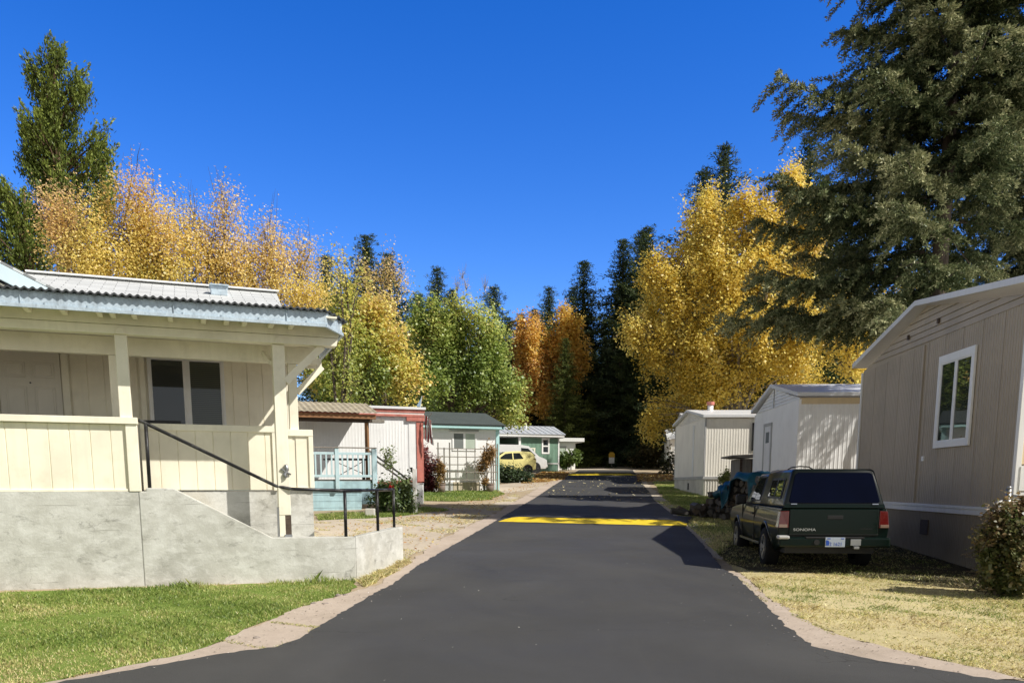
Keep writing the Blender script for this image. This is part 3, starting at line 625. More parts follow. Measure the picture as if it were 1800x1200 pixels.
# corrugated roof sheet: front edge seen end-on
def corrugated():
    V = []; us = np.arange(-8, 2.52, .0125); fs = []
    for k, u in enumerate(us):
        w = .012*math.sin(u*2*math.pi/.076); dfront = -.56 if u < 2.16 else -.56+(u-2.16)*1.75
        V += [HF.pt(u, dfront, 3.685+w), HF.pt(u, 2.4, 3.86+w), HF.pt(u, dfront, 3.664+w), HF.pt(u, 2.4, 3.84+w)]
    for k in range(len(us)-1):
        i, j = 4*k, 4*k+4; fs += [(i, j, j+1, i+1), (i+2, i+3, j+3, j+2), (i, i+2, j+2, j)]
    mm = MB(); mm.v = V; mm.f = fs; return mm
corrugated().build('porch_roof', M['dark_roof'], house, fix=False)
# main shingle roof, vent and cross gable
rf = roofplane('roof', HF, (-8, 1.3, 3.97), (1.89, 1.3, 3.97), (2.02, 3.5, 4.68), (-8, 3.5, 4.68), M['shingle'], house, .06)
roofplane('roof', HF, (-8, 6.2, 3.9), (2.02, 6.2, 3.9), (2.02, 3.5, 4.685), (-8, 3.5, 4.685), M['shingle'], house, .06)
m = h(); m.bar((-1.45, 3.47, 4.69), (2.05, 3.47, 4.69), .2, .02); m.build('ridge_cap', M['white_clean'], house)
m = h(); m.box(1.01, 1.24, 2.62, 2.86, 4.40, 4.53); m.box(.99, 1.26, 2.58, 2.88, 4.53, 4.55); m.build('roof_vent', M['galv'], house, bevel=.01)
m = h(); m.prism_u([(2.45, 3.55), (3.5, 4.62), (6.0, 3.9), (6.0, 3.55)], 1.92, 1.99); m.build('gable_wall', M['cream'], house)
m = h(); m.prism_d([(-5.6, 3.6), (-.75, 3.6), (-.75, 3.78), (-3.1, 4.95), (-5.6, 3.75)], 1.60, 1.7); m.build('gable_wall', M['cream'], house)
m = h()
for s in (1, -1):
    c = -3.1
    m.prism_d([(c, 5.16), (c+s*2.52, 3.92), (c+s*2.52, 3.73), (c, 4.97)], 1.48, 1.53)
m.build('barge_board', M['barge_blue'], house, bevel=.005)
for s in (1, -1):
    roofplane('roof', HF, (-3.1+s*2.62, 1.535, 3.92), (-3.1+s*2.62, 3.9, 3.92), (-3.1, 3.9, 5.2), (-3.1, 1.535, 5.2), M['shingle'], house, .03)
# planter on the porch rail
pl = thing('planter_box', 'dark planter box of dried plants on the porch wall under the window', 'planter', HF.pt(.30, .85, 2.42))
m = h(); m.box(.05, .52, .80, .95, 2.40, 2.47); m.build('box', M['black'], pl, bevel=.006)
# ------------------------------------------------------------------ concrete ramp wall with stairs
o = HF.pt(1.5, .1, .40); ramp_t = thing('concrete_stair', 'stained grey concrete stair with sloping side wall, running to the road', 'stair', o)
m = h()
m.prism_d([(.022, .25), (2.53, .25), (2.53, 1.015), (1.50, 1.03), (.40, 1.635), (.10, 1.64), (.10, 1.60), (.022, 1.60)], .0, .17)
m.build('side_wall', M['concrete'], ramp_t, bevel=.012)
m = h(); m.prism([(2.533, .004, .25), (2.533, .17, .25), (2.533, .17, 1.018), (2.533, .004, 1.018)], [(3.55, 1.65, .25), (3.36, 1.65, .25), (3.36, 1.65, 1.045), (3.55, 1.65, 1.045)]); m.build('end_wall', M['concrete'], ramp_t, bevel=.012)
m = h()
for i in range(4):
    m.box(.17+i*.30, .17+(i+1)*.30-.001, .175, .645, .3, 1.52-i*.14)
m.box(1.37, 2.5, .175, .645, .3, .97); m.build('step', M['concrete'], ramp_t)
hr = thing('handrail', 'worn black pipe handrail down the concrete stair, on slim posts', 'handrail', HF.pt(.15, .085, 1.64))
def rp(u, d, z): return (u, d, z)
e = Vector((2.53, .09)); f_ = Vector((3.42, 1.63))
def along(t): q = e+(f_-e)*t; return q.x, q.y
m = h(); q1 = along(.55); q2 = along(1.0)
m.tube([(.01, .085, 2.43), (.10, .085, 2.405), (1.58, .085, 1.66), (1.76, .03, 1.625), (2.42, .05, 1.60), (q1[0], q1[1], 1.60), (q2[0], q2[1], 1.60)], .020, 8); m.build('rail', M['black_metal'], hr, True)
for u, d, z0, z1 in ((.14, .085, 1.63, 2.39), (2.42, .06, 1.0, 1.60), (q1[0], q1[1], 1.02, 1.60), (q2[0]-.02, q2[1]-.05, 1.03, 1.60)):
    m = h(); m.tube([(u, d, z0), (u, d, z1)], .021, 8); m.build('rail_post', M['black_metal'], hr, True)
# ------------------------------------------------------------------ red-trimmed white home with blue deck
o = at(742, 860, 27.5); RF = Frame(o, 21)
def r_(): return MB(RF)
red = thing('white_trailer_home', 'white ribbed trailer home with peeling red trim behind the pale blue deck', 'trailer home', (o.x, o.y, gz(o.x, o.y)))
m = r_(); m.ribbed(-9, -.42, 0, RIBLOW, 1.86, 3.98, -1); m.build('wall', M['white_alu'], red, fix=False)
m = r_(); m.box(-.42, .02, -.02, .05, 1.86, 3.80); m.build('corner_panel', M['white_alu'], red)
m = r_(); m.ribbed(0, 3.6, .02, RIB, 1.86, 4.0, 1, 'd'); m.build('wall', M['white_alu'], red, fix=False)
m = r_(); m.box(-.17, .05, -.05, -.022, 1.86, 3.78); m.box(.022, .06, -.05, .25, 1.86, 3.9); m.build('corner_trim', M['red'], red, bevel=.005)
m = r_(); m.box(-9, .10, -.10, -.03, 3.93, 4.00); m.box(-9, .10, -.10, -.03, 4.06, 4.16); m.box(-.50, .10, -.09, -.025, 3.80, 3.93); m.build('eave_trim', M['red'], red, bevel=.005)
m = r_(); m.box(-9, .08, -.085, -.028, 4.002, 4.058); m.build('eave_band', M['pinkwhite'], red)
m = r_(); m.prism_u([(-.15, 4.16), (-.15, 4.24), (1.8, 4.34), (3.7, 4.24), (3.7, 4.16)], -9.1, .13); m.build('roof', M['white_roof'], red, bevel=.01)
m = r_(); m.box(-9, .0, -.012, .05, 1.70, 1.86); m.box(-.9, -.17, -.04, -.014, 1.72, 1.90); m.build('bottom_trim', M['red'], red)
m = r_(); m.ribbed(-9, .0, .03, FINE, .9, 1.70, -1); m.build('skirting', M['teal'], red, fix=False)
# porch with roof
pr_ = thing('wooden_porch', 'pale blue railed deck with brown timber post and rusty corrugated roof', 'porch', RF.pt(-3, -1.5, 1.03))
m = r_(); m.box(-7.5, -2.05, -2.45, -.05, 1.86, 1.92); m.build('deck', M['grey_wood'], pr_)
m = r_(); m.box(-7.5, -3.165, -2.50, -2.455, 1.655, 1.87); m.box(-3.11, -2.09, -2.50, -2.455, 1.655, 1.87); m.build('deck_fascia', M['teal'], pr_, bevel=.006)
m = r_()
for i in range(4): m.box(-7.5, -2.46+(.0 if i else -.01), -2.40+.004*(i % 2), -2.36, .92+i*.185, .92+i*.185+.178)
m.build('skirt_boards', M['teal'], pr_, bevel=.006)
for u, zt in ((-5.0, 2.80), (-3.17, 2.80), (-2.10, 2.80)):
    m = r_(); m.box(u-.055, u+.055, -2.56, -2.452, 1.64, zt); m.build('rail_post', M['rail_blue'], pr_, bevel=.006)
m = r_(); m.box(-2.10, -1.995, -2.45, -2.36, 1.7, 2.80); m.build('rail_post', M['rail_blue'], pr_, bevel=.006)
m = r_(); m.box(-7.5, -3.23, -2.53, -2.49, 2.62, 2.69); m.box(-3.11, -2.16, -2.53, -2.49, 2.62, 2.69); m.box(-7.5, -3.23, -2.53, -2.49, 1.98, 2.05); m.box(-3.11, -2.16, -2.53, -2.49, 1.98, 2.05); m.build('railing', M['rail_blue'], pr_, bevel=.005)
m = r_(); m.box(-7.5, -2.02, -2.58, -2.44, 2.805, 2.835); m.build('hand_rail', M['grey_wood'], pr_, bevel=.004)
for k in range(26):
    u = -2.10-.152*(k+1)
    if abs(u+3.17) < .07: continue
    m = r_(); m.box(u-.022, u+.022, -2.525, -2.495, 2.05, 2.62); m.build('baluster', M['rail_blue'], pr_)
m = r_(); m.tube([(-2.08, -1.5, 1.92), (-2.08, -1.5, 3.62)], .065, 4); m.build('roof_post', M['timber_v'], pr_)
m = r_(); m.box(-8, -1.62, -1.62, -1.50, 3.60, 3.72); m.build('roof_beam', M['dark_wood'], pr_, bevel=.01)
m = r_(); m.box(-1.95, -1.56, -1.64, -1.48, 3.605, 3.715); m.build('beam_end', M['grey_wood'], pr_, bevel=.01)
m = r_(); m.box(-8, -1.87, -1.86, -1.80, 3.69, 3.82); m.build('fascia_board', M['timber'], pr_, bevel=.005)
def corr2():
    mm = MB(); us = np.arange(-8, -1.8, .03)
    for k, u in enumerate(us):
        w = .013*math.sin(u*2*math.pi/.17)
        mm.v += [RF.pt(u, -1.95, 3.86+w), RF.pt(u, -.11, 4.30+w)]
        if k: mm.f.append((2*k-2, 2*k, 2*k+1, 2*k-1))
    return mm
corr2().build('porch_roof', M['mossy_roof'], pr_, fix=False)
for k in range(5):
    m = r_(); m.box(-1.98+k*.27, -1.98+(k+1)*.27, -2.2, -1.2, 1.72-k*.15, 1.77-k*.15); m.build('stair_tread', M['grey_wood'], pr_)
m = r_(); m.bar((-1.98, -1.3, 2.78), (-.75, -1.3, 1.90), .04, .05); m.build('stair_rail', M['grey_wood'], pr_)
m = r_(); m.bar((-1.95, -2.2, 2.45), (-.95, -2.2, 1.75), .04, .05); m.build('stair_rail', M['grey_wood'], pr_)
tb = thing('folding_table', 'folding table with dark top and crossed black legs on the blue deck', 'table', RF.pt(-2.65, -1.9, 1.92))
m = r_(); m.box(-3.42, -2.15, -2.2, -1.6, 2.48, 2.53); m.build('table_top', M['black'], tb, bevel=.008)
for z0, z1 in ((2.02, 2.46), (2.46, 2.02)):
    m = r_(); m.tube([(-3.08, -2.15, z0 if z0 < 2.3 else 2.40), (-2.32, -2.15, z1 if z1 > 2.3 else 2.08)], .012, 6); m.build('leg', M['black'], tb)
m = r_(); m.box(-2.36, -2.28, -2.1, -2.02, 1.92, 2.48); m.build('leg', M['black'], tb)
gr = thing('kettle', 'small round white kettle standing on a dark box on the deck', 'kettle', RF.pt(-3.98, -1.6, 2.12))
m = r_(); m.tube([(-3.98, -1.6, z) for z in (2.20, 2.24, 2.32, 2.38, 2.42)], [.16, .18, .16, .10, .03], 14); m.build('pot', M['white_clean'], gr, True)
m = r_(); m.tube([(-4.10, -1.6, 2.40), (-4.05, -1.6, 2.50), (-3.9, -1.6, 2.51), (-3.84, -1.6, 2.38)], .013, 6); m.build('handle', M['white_clean'], gr, True)
bx_ = thing('deck_box', 'dark storage box on the deck under the white kettle', 'box', RF.pt(-3.98, -1.6, 1.92))
m = r_(); m.box(-4.2, -3.75, -1.8, -1.4, 1.92, 2.20); m.build('box', M['black'], bx_, bevel=.02); m = r_(); m.box(-4.21, -3.74, -1.81, -1.39, 2.14, 2.205); m.build('lid', M['black'], bx_, bevel=.01)
bk = thing('concrete_block', 'pale concrete block in the grass below the blue deck', 'block', gp(651, 908))
m = MB(); p = gp(651, 908); m.box(p.x-.12, p.x+.12, p.y-.1, p.y+.1, p.z-.02, p.z+.22); m.build('block', M['skirt'], bk, bevel=.015)
# flags on the corner of the red-trimmed home
fl = thing('flag', 'red and white striped flag hanging limp from the red corner', 'flag', RF.pt(.12, -.1, 3.9))
m = r_(); m.tube([(.05, -.06, 3.70), (.28, -.38, 4.06)], .012, 6); m.build('pole', M['grey_metal'], fl)
for k in range(6):
    mm = r_()
    for j in range(6):
        z1 = 3.98-j*.13; z0 = z1-.13
        def q(z, e): return (.10+.028*e+.05*math.sin(z*5+k)*.3+.05*(3.98-z)*((e-3)/4), -.20-.028*e+.035*math.sin(z*7+e*2.2), z-.03*e)
        mm.quad(q(z0, k), q(z0, k+1), q(z1, k+1), q(z1, k))
    mm.build('stripe', M['flagred' if k % 2 == 0 else 'flagwhite'], fl, True)
f2 = thing('pennant', 'small pale blue pennant on a stick above the red trimmed roof corner', 'flag', RF.pt(.0, .1, 4.25))
m = r_(); m.tube([(.0, .1, 4.2), (.07, .1, 4.62)], .011, 6); m.build('pole', M['flagwhite'], f2)
m = r_(); m.prism_d([(.055, 4.58), (-.12, 4.29), (.02, 4.28)], .095, .105); m.build('cloth', M['flagblue'], f2)
# white post and utility pedestal
wp = gp(730, 903); w_ = thing('white_post', 'square white post with a small bracket, standing in the grass by the bush', 'post', wp)
m = MB(); m.box(wp.x-.055, wp.x+.055, wp.y-.055, wp.y+.055, wp.z-.05, wp.z+1.22); m.build('post', M['white'], w_, bevel=.008)
m = MB(); m.box(wp.x-.13, wp.x+.13, wp.y-.03, wp.y+.03, wp.z+.80, wp.z+.84); m.build('cross_bar', M['white'], w_)
m = MB(); m.prism([(wp.x-.13, wp.y-.05, wp.z+1.26), (wp.x-.05, wp.y-.05, wp.z+1.26), (wp.x-.058, wp.y-.05, wp.z+1.10)], [(wp.x-.13, wp.y, wp.z+1.26), (wp.x-.05, wp.y, wp.z+1.26), (wp.x-.058, wp.y, wp.z+1.10)]); m.build('bracket', M['black'], w_)
up = gp(737, 885); u_ = thing('utility_pedestal', 'small pale grey utility box behind the white post', 'utility box', up)
m = MB(); m.box(up.x-.12, up.x+.14, up.y-.1, up.y+.1, up.z-.03, up.z+.62); m.build('cabinet', M['white'], u_, bevel=.02)
m = MB(); m.box(up.x-.13, up.x+.15, up.y-.11, up.y+.11, up.z+.622, up.z+.66); m.build('lid', M['grey_trim'], u_, bevel=.01)
# ------------------------------------------------------------------ white home with aqua trim and trellis
o = at(877, 860, 35); TF = Frame(o, 21)
def t_(): return MB(TF)
teal = thing('aqua_trim_home', 'white mobile home with aqua trim and dark hipped shingle roof behind the trellis', 'mobile home', (o.x, o.y, gz(o.x, o.y)))
m = t_(); m.box(-9, -.02, .02, 4, 1.40, 4.06); m.build('wall', M['white_clean'], teal)
m = t_(); m.box(-9, .02, -.32, -.27, 4.02, 4.17); m.box(-9.0, .12, -.30, .02, 4.0, 4.02); m.box(.10, .14, -.32, 4.0, 4.02, 4.17); m.build('fascia', M['aqua'], teal)
m = t_(); m.box(-.12, .02, -.02, .06, 1.42, 4.0); m.build('corner_board', M['aqua'], teal)
roofplane('roof', TF, (-9, -.36, 4.17), (.18, -.36, 4.17), (.16, 2.1, 4.84), (-9, 2.1, 4.84), M['shingle_dark'], teal, .05)
roofplane('roof', TF, (-9, 4.4, 4.17), (.18, 4.4, 4.17), (.16, 2.1, 4.84), (-9, 2.1, 4.84), M['shingle_dark'], teal, .05)
m = t_(); m.prism_u([(.02, 4.06), (2.1, 4.76), (4, 4.06)], -.06, -.02); m.build('gable_wall', M['white_clean'], teal)
window(TF, teal, -1.97, -1.03, 3.18, 3.84, .02, -1, .05, ('screen', 'curtain'), 'white_clean')
m = t_(); m.box(-2.15, -.88, -.09, .018, 3.97, 3.995); m.prism_u([(-.10, 3.91), (.018, 3.91), (.018, 3.97), (-.10, 3.96)], -2.12, -.91); m.build('window_shade', M['grey_trim'], teal)
m = t_(); m.box(-2.0, -.85, -.03, .018, 1.42, 1.86); m.build('skirting', M['pale_wood'], teal)
for a, b in ((-2.50, -2.02), (-.62, -.14)):
    m = t_()
    for k in range(9):
        z = 1.48+k*.045; m.box(a, b, -.03, .012, z, z+.026)
    m.build('skirt_vent', M['white_clean'], teal)
tr = thing('trellis', 'weathered grey garden trellis grid in front of the white wall', 'trellis', TF.pt(-1.6, -.6, 1.47))
for u, z0, z1 in ((-2.80, 1.45, 3.42), (-2.55, 1.45, 3.22), (-2.32, 1.45, 3.42), (-.84, 1.45, 3.25), (-.74, 1.45, 3.45), (-.55, 1.45, 3.22), (-.46, 1.45, 3.20), (-.28, 1.45, 3.40)):
    m = t_(); m.box(u-.022, u+.022, -.62, -.58, z0, z1); m.build('upright', M['grey_wood_v'], tr)
for z in (1.95, 2.26, 2.55, 2.86, 3.18):
    m = t_(); m.box(-2.88, -.26, -.645, -.622, z-.018, z+.018); m.build('rail', M['grey_wood'], tr)
for u in (-1.98, -1.62, -1.25):
    m = t_(); m.box(u-.016, u+.016, -.61, -.59, 1.95, 3.18); m.build('slat', M['grey_wood_v'], tr)
for u, lab in ((-2.72, 'dark clay pot at the left foot of the trellis'), (-.66, 'brown pot at the right foot of the trellis')):
    q = TF.pt(u, -.72, 1.45); t = thing('plant_pot', lab, 'plant pot', q)
    m = MB(); m.tube([(q.x, q.y, q.z), (q.x, q.y, q.z+.30)], [.13, .17], 14); m.build('pot', M['terracotta'], t, True); m = MB(); m.tube([(q.x, q.y, q.z+.30), (q.x, q.y, q.z+.36)], [.185, .185], 14); m.build('rim', M['terracotta'], t)
# ------------------------------------------------------------------ green home with blue roof and carport, shed beyond
o = at(982, 826, 62); GF = Frame(o, 21)
def g_(): return MB(GF)
gh = thing('green_home', 'dark green home with blue grey metal roof and open carport', 'mobile home', (o.x, o.y, gz(o.x, o.y)))
GR3 = [(0, 0), (.28, 0), (.29, -.015), (.31, -.015), (.32, 0)]
m = g_(); m.ribbed(-3.1, 0, 0, GR3, 2.6, 5.2, -1); m.ribbed(0, 5.5, 0, GR3, 2.6, 5.2, 1, 'd'); m.ribbed(0, 5.5, -3.1, GR3, 2.6, 5.2, -1, 'd'); m.build('wall', M['green'], gh, fix=False)
m = g_(); m.box(-9, -3.12, 4.5, 4.6, 2.6, 5.2); m.build('wall', M['green'], gh)
m = g_(); m.box(-.07, .03, -.03, .07, 2.6, 5.2); m.box(-1.8, 0, -.03, -.005, 3.22, 3.30); m.box(-9, .3, -.36, -.30, 5.16, 5.36); m.box(.24, .30, -.36, 5.6, 5.16, 5.36); m.build('trim', M['white_clean'], gh)
m = g_(); m.box(-9, .22, -.29, 5.6, 5.1, 5.15); m.build('soffit', M['grey_trim'], gh)
roofplane('roof', GF, (-9, -.42, 5.36), (.36, -.42, 5.36), (.6, 2.3, 6.10), (-9, 2.3, 6.10), M['blue_roof'], gh, .05)
roofplane('roof', GF, (-9, 5.7, 5.36), (.36, 5.7, 5.36), (.6, 2.3, 6.10), (-9, 2.3, 6.10), M['blue_roof'], gh, .05)
m = g_()
for k in range(20):
    u = .2-k*.45; m.bar((u, -.42, 5.375), (u+.01, 2.3, 6.115), .03, .035)
m.build('roof_seam', M['blue_roof'], gh)
m = g_(); m.prism_u([(-.3, 5.36), (2.3, 6.05), (5.5, 5.36)], .1, .16); m.build('gable_wall', M['green'], gh)
m = g_(); m.tube([(-2.1, 1.3, 5.8), (-2.1, 1.3, 6.25)], .07, 8); m.tube([(-3.2, 1.8, 5.9), (-3.2, 1.8, 6.2)], .1, 8); m.build('vent_pipe', M['white_clean'], gh)
window(GF, gh, -1.28, -.86, 4.05, 4.98, 0, -1, .10, ('glass', 'glass'), 'white_clean', 'h')
window(GF, gh, -4.4, -3.9, 4.1, 4.9, 4.5, -1, .08, ('glass',), 'white_clean', 'h')
m = g_(); m.box(-3.22, -3.06, -.12, .02, 2.6, 5.16); m.build('carport_post', M['white_clean'], gh)
m = g_(); m.box(-7.8, -2.3, -1.02, -.98, 4.25, 4.33); m.box(-2.42, -2.32, -1.04, -.97, 2.6, 4.25)
for k in range(8): m.box(-2.75-k*.35, -2.68-k*.35, -1.02, -.98, 3.2, 4.25)
lf = thing('porch_rail_fence', 'cream railing beside the white van in front of the green home', 'railing', GF.pt(-2.4, -1, 2.6)); m.build('railing', M['cream_trim'], lf)
o = at(1011, 815, 68); SF = Frame(o, 12)
def s_(): return MB(SF)
sh = thing('white_shed', 'small flat roofed white shed beyond the green home', 'shed', (o.x, o.y, gz(o.x, o.y)))
m = s_(); m.box(-2.4, 0, 0, 1.8, 2.85, 5.07); m.build('wall', M['white_clean'], sh)
m = s_(); m.box(-2.6, .66, -.35, 1.9, 5.13, 5.42); m.build('roof', M['white_clean'], sh, bevel=.02); m = s_(); m.box(-2.5, .5, -.25, 1.8, 5.073, 5.127); m.build('soffit', M['grey_trim'], sh)
window(SF, sh, -1.3, -.83, 4.02, 4.68, 0, -1, .07, ('curtain',), 'grey_trim', 'x')
m = s_(); m.box(-1.6, -.26, -.45, -.02, 3.74, 3.81); m.box(-.54, -.39, -.4, -.3, 2.85, 3.74); m.build('counter', M['grey_trim'], sh)
mk = at(1075, 812, 74); mk.z = gz(mk.x, mk.y); ms = thing('marker_sign', 'yellow topped white marker sign at the end of the road', 'sign', mk)
m = MB(); m.box(mk.x-.05, mk.x+.05, mk.y-.03, mk.y+.03, mk.z-.1, mk.z+.5); m.build('post', M['grey_wood_v'], ms)
m = MB(); m.prism([(mk.x-.26, mk.y-.05, mk.z+.92), (mk.x+.26, mk.y-.05, mk.z+.92), (mk.x+.26, mk.y-.05, mk.z+1.22), (mk.x+.14, mk.y-.05, mk.z+1.36), (mk.x-.14, mk.y-.05, mk.z+1.36), (mk.x-.26, mk.y-.05, mk.z+1.22)], [(mk.x-.26, mk.y-.03, mk.z+.92), (mk.x+.26, mk.y-.03, mk.z+.92), (mk.x+.26, mk.y-.03, mk.z+1.22), (mk.x+.14, mk.y-.03, mk.z+1.36), (mk.x-.14, mk.y-.03, mk.z+1.36), (mk.x-.26, mk.y-.03, mk.z+1.22)]); m.build('yellow_panel', M['sign_yellow'], ms)
m = MB(); m.box(mk.x-.24, mk.x+.24, mk.y-.05, mk.y-.03, mk.z+.4, mk.z+.915); m.build('white_panel', M['white_clean'], ms)
# ------------------------------------------------------------------ trailer homes on the far side of the road
def gable_home(name, label, o, ang, W, L, z0, zs, zt, zp, sp, wallm, skm, prof, roofm, over=.25, ze=None, ztf=None, bandm='grey_trim', gablem=None, bandh=.10):
    """home whose gable end faces the road: W across the gable, L long; zs skirt top, zt wall top, zp peak at sp"""
    ztf = zt if ztf is None else ztf; ze = zt if ze is None else ze; gablem = gablem or wallm
    FS = Frame(o, ang); FE = Frame(o, ang+90); t = thing(name, label, 'trailer home', (o.x, o.y, gz(o.x, o.y)))
    wt = lambda s: zt+(ztf-zt)*s/W
    m = MB(FE); m.ribbed(0, W, 0, prof, zs, wt, 1); m.build('end_wall', M[wallm], t, fix=False)
    m = MB(FS); m.ribbed(0, L, 0, prof, zs, zt, -1); m.build('side_wall', M[wallm], t, fix=False)
    m = MB(FE); m.prism_d([(-.0, wt(0)), (W, wt(W)), (W, wt(W)+.03), (sp, zp-.06), (0, wt(0)+.03)], -.06, -.012)
    n = 7
    for k in range(n):   # lap boards on the gable
        za = wt(0)*.5+wt(W)*.5+.02+(zp-wt(W))*k/n; zb = za+(zp-wt(W))/n*.86
        def sx(z, side):
            e = zt if side < 0 else ztf; f = max(0, min(1, (z-e)/(zp-e))); return sp*f if side < 0 else W-(W-sp)*f
        a, b, c, d = sx(za, -1)+.02, sx(za, 1)-.02, sx(zb, 1)-.02, sx(zb, -1)+.02
        if b-a > .1: m.add([(a, .012, za), (b, .012, za), (c, .002, zb), (d, .002, zb), (a, -.02, za), (b, -.02, za)], [(0, 1, 2, 3), (0, 4, 5, 1)])
    m.build('gable', M[gablem], t, fix=False)
    m = MB(FE); m.box(-.0, W, .0, .03, zs-bandh, zs-bandh*.35); m.box(0, W, .0, .045, zs-bandh*.33, zs+.005)
    m.build('belt_trim', M[bandm], t, bevel=.004)
    m = MB(FS); m.box(-.045, L, -.03, 0, zs-bandh, zs); m.build('belt_trim', M[bandm], t, bevel=.004)
    m = MB(FE); m.ribbed(0, W, -.01, FINE if skm in (wallm, 'brown_dark') else RIB, z0, zs-bandh, 1); m.build('skirting', M[skm], t, fix=False)
    m = MB(FS); m.ribbed(0.01, L, .01, FINE if skm in (wallm, 'brown_dark') else RIB, z0, zs-bandh, -1); m.build('skirting', M[skm], t, fix=False)
    m = MB(FE); m.box(-.03, .04, -.04, .022, zs+.006, wt(0)); m.box(W-.04, W+.02, -.04, .022, zs+.006, wt(W)); m.build('corner_trim', M[bandm if name != 'brown_home' else 'white_clean'], t)
    a, b = -.18, W+.15; za = ze; zb = ze+(ztf-zt)
    m = MB(FE); m.prism([(a, .20*over/.25, za), (sp, over, zp), (sp, over, zp+.085), (a, .20*over/.25, za+.09)], [(a, -L, za), (sp, -L, zp), (sp, -L, zp+.085), (a, -L, za+.09)])
    m.prism([(sp, over, zp), (b, .2*over/.25, zb), (b, .2*over/.25, zb+.09), (sp, over, zp+.085)], [(sp, -L, zp), (b, -L, zb), (b, -L, zb+.09), (sp, -L, zp+.085)])
    m.build('roof', M[roofm], t)
    return t, FS, FE
RIBMID = [(0, 0), (.030, 0), (.042, .007), (.058, .007), (.070, 0), (.10, 0)]
o = gp(1768, 1020)
WIDE = [(0, 0)]+sum([[(x, 0), (x+.006, -.007), (x+.014, -.007), (x+.02, 0)] for x in (.06, .13, .20, .27, .34, .41, .48, .55)], [])+[(.595, 0), (.600, -.02), (.612, -.02), (.617, 0)]
brown, BS, BE = gable_home('brown_home', 'brown sided double wide home with white roof edge, beside the green pickup', o, -4, 6.25, 12, .20, 1.46, 4.24, 4.76, 3.25, 'brown', 'brown_dark', WIDE, 'white_roof', .22, 4.36, 4.04, 'white', None, .12)
window(BE, brown, 1.44, 2.46, 2.47, 3.70, .008, 1, .10, ('glass_bright', 'glass'), 'white_clean')
m = MB(BE); m.box(3.20, 3.28, .0, .03, 1.47, 4.12); m.build('batten', M['brown'], brown, bevel=.004)
m = MB(BE); m.box(2.95, 3.03, .0, .02, 2.18, 2.26); m.build('outlet_cover', M['white_clean'], brown)
m = MB(BE); m.box(2.7, 2.76, .015, .04, 4.38, 4.46); m.box(3.9, 3.96, .015, .04, 4.32, 4.40); m.build('gable_vent', M['dark_wood'], brown)
m = MB(BE); m.box(2.6, 2.9, -.005, .012, .95, 1.2); m.build('skirt_vent', M['dark_wood'], brown)
m = MB(BS); m.ribbed(.05, 12, -.012, WIDE, 2.06, 4.24, -1); m.build('front_wall', M['tan'], brown, fix=False)
m = MB(BS); m.box(.03, 12, -.06, -.02, 1.70, 2.03); m.box(.03, 12, -.05, -.015, 1.30, 1.69); m.box(.03, 12, -.045, -.015, .5, 1.29); m.build('white_cladding', M['white_clean'], brown, bevel=.006)
m = MB(BS); m.box(-.03, .045, -.05, .03, 1.47, 4.28); m.build('corner_board', M['white_clean'], brown, bevel=.004)
o = at(1400, 815, 21.3)
wh, WS, WE = gable_home('white_metal_home', 'white ribbed metal trailer home dappled with spruce shade behind the pickup', o, -2, 4.3, 14, .75, 1.55, 3.90, 4.44, 2.3, 'white_alu', 'white_alu', RIBMID, 'white_roof', .14, 3.96, 3.84, 'white_alu')
m = MB(WE); m.box(2.45, 3.12, .0, .02, 1.6, 3.42); dd = m.build('door', M['white'], wh, bevel=.005)
m = MB(WE); m.box(2.38, 2.45, .0, .035, 1.58, 3.5); m.box(3.12, 3.19, .0, .035, 1.58, 3.5); m.box(2.38, 3.19, .0, .04, 3.42, 3.5); m.build('door_frame', M['grey_trim'], dd)
m = MB(WE); m.box(2.62, 2.95, .018, .026, 2.95, 3.25); m.build('door_pane', M['screen'], dd)
m = MB(WE); m.box(2.27, 2.31, .014, .03, 3.88, 4.42); m.build('gable_seam', M['grey_trim'], wh)
m = MB(WS); m.box(.0, 14, -.02, .0, 3.78, 3.93); m.build('eave_band', M['tan'], wh)
m = MB(WS); m.tube([(1.72, -.18, .8), (1.72, -.18, 2.6), (1.74, -.2, 2.9), (1.80, -.16, 3.3), (1.80, -.10, 3.82)], .04, 6); m.build('downpipe', M['black'], wh, True)
o = gp(1236, 872)
bg, B2S, B2E = gable_home('beige_metal_home', 'beige ribbed metal trailer home with grey skirting and rusty chimney cap', o, 0, 5.6, 14, 1.15, 2.06, 4.16, 4.62, 2.75, 'beige', 'skirt', RIBMID, 'white_roof', .16, 4.20, 4.20, 'grey_trim')
m = MB(B2E); m.box(1.75, 2.0, .0, .03, 2.08, 4.05); m.build('pale_batten', M['white'], bg)
m = MB(B2E); m.box(2.6, 2.75, -.005, .02, 1.55, 1.82); m.build('skirt_vent', M['black'], bg)
window(B2S, bg, 1.84, 3.4, 3.12, 3.86, 0, -1, .12, ('curtain', 'glass'), 'black', 'v', .05)
m = MB(B2S); m.tube([(.72, 2.4, 4.4), (.72, 2.4, 4.86)], .11, 10); c_ = m.build('chimney', M['white_clean'], bg, True)
m = MB(B2S); m.tube([(.72, 2.4, 4.87), (.72, 2.4, 4.99)], .15, 10); m.build('chimney_cap', M['red'], c_)
o = at(1206, 850, 40)
gable_home('grey_white_home', 'narrow strip of a pale trailer home showing past the beige one', o, -6.5, 6.2, 12, 1.5, 2.3, 4.65, 5.25, 3.0, 'white_alu', 'skirt', RIB, 'white_roof', .16, 4.75, 4.7)
o = at(1176, 815, 66)
gable_home('far_white_home', 'white home mostly hidden by yellow leaves past the trailer row', o, -6, 5, 10, 2.8, 3.4, 5.2, 6.1, 2.5, 'white_clean', 'skirt', RIB, 'white_roof')
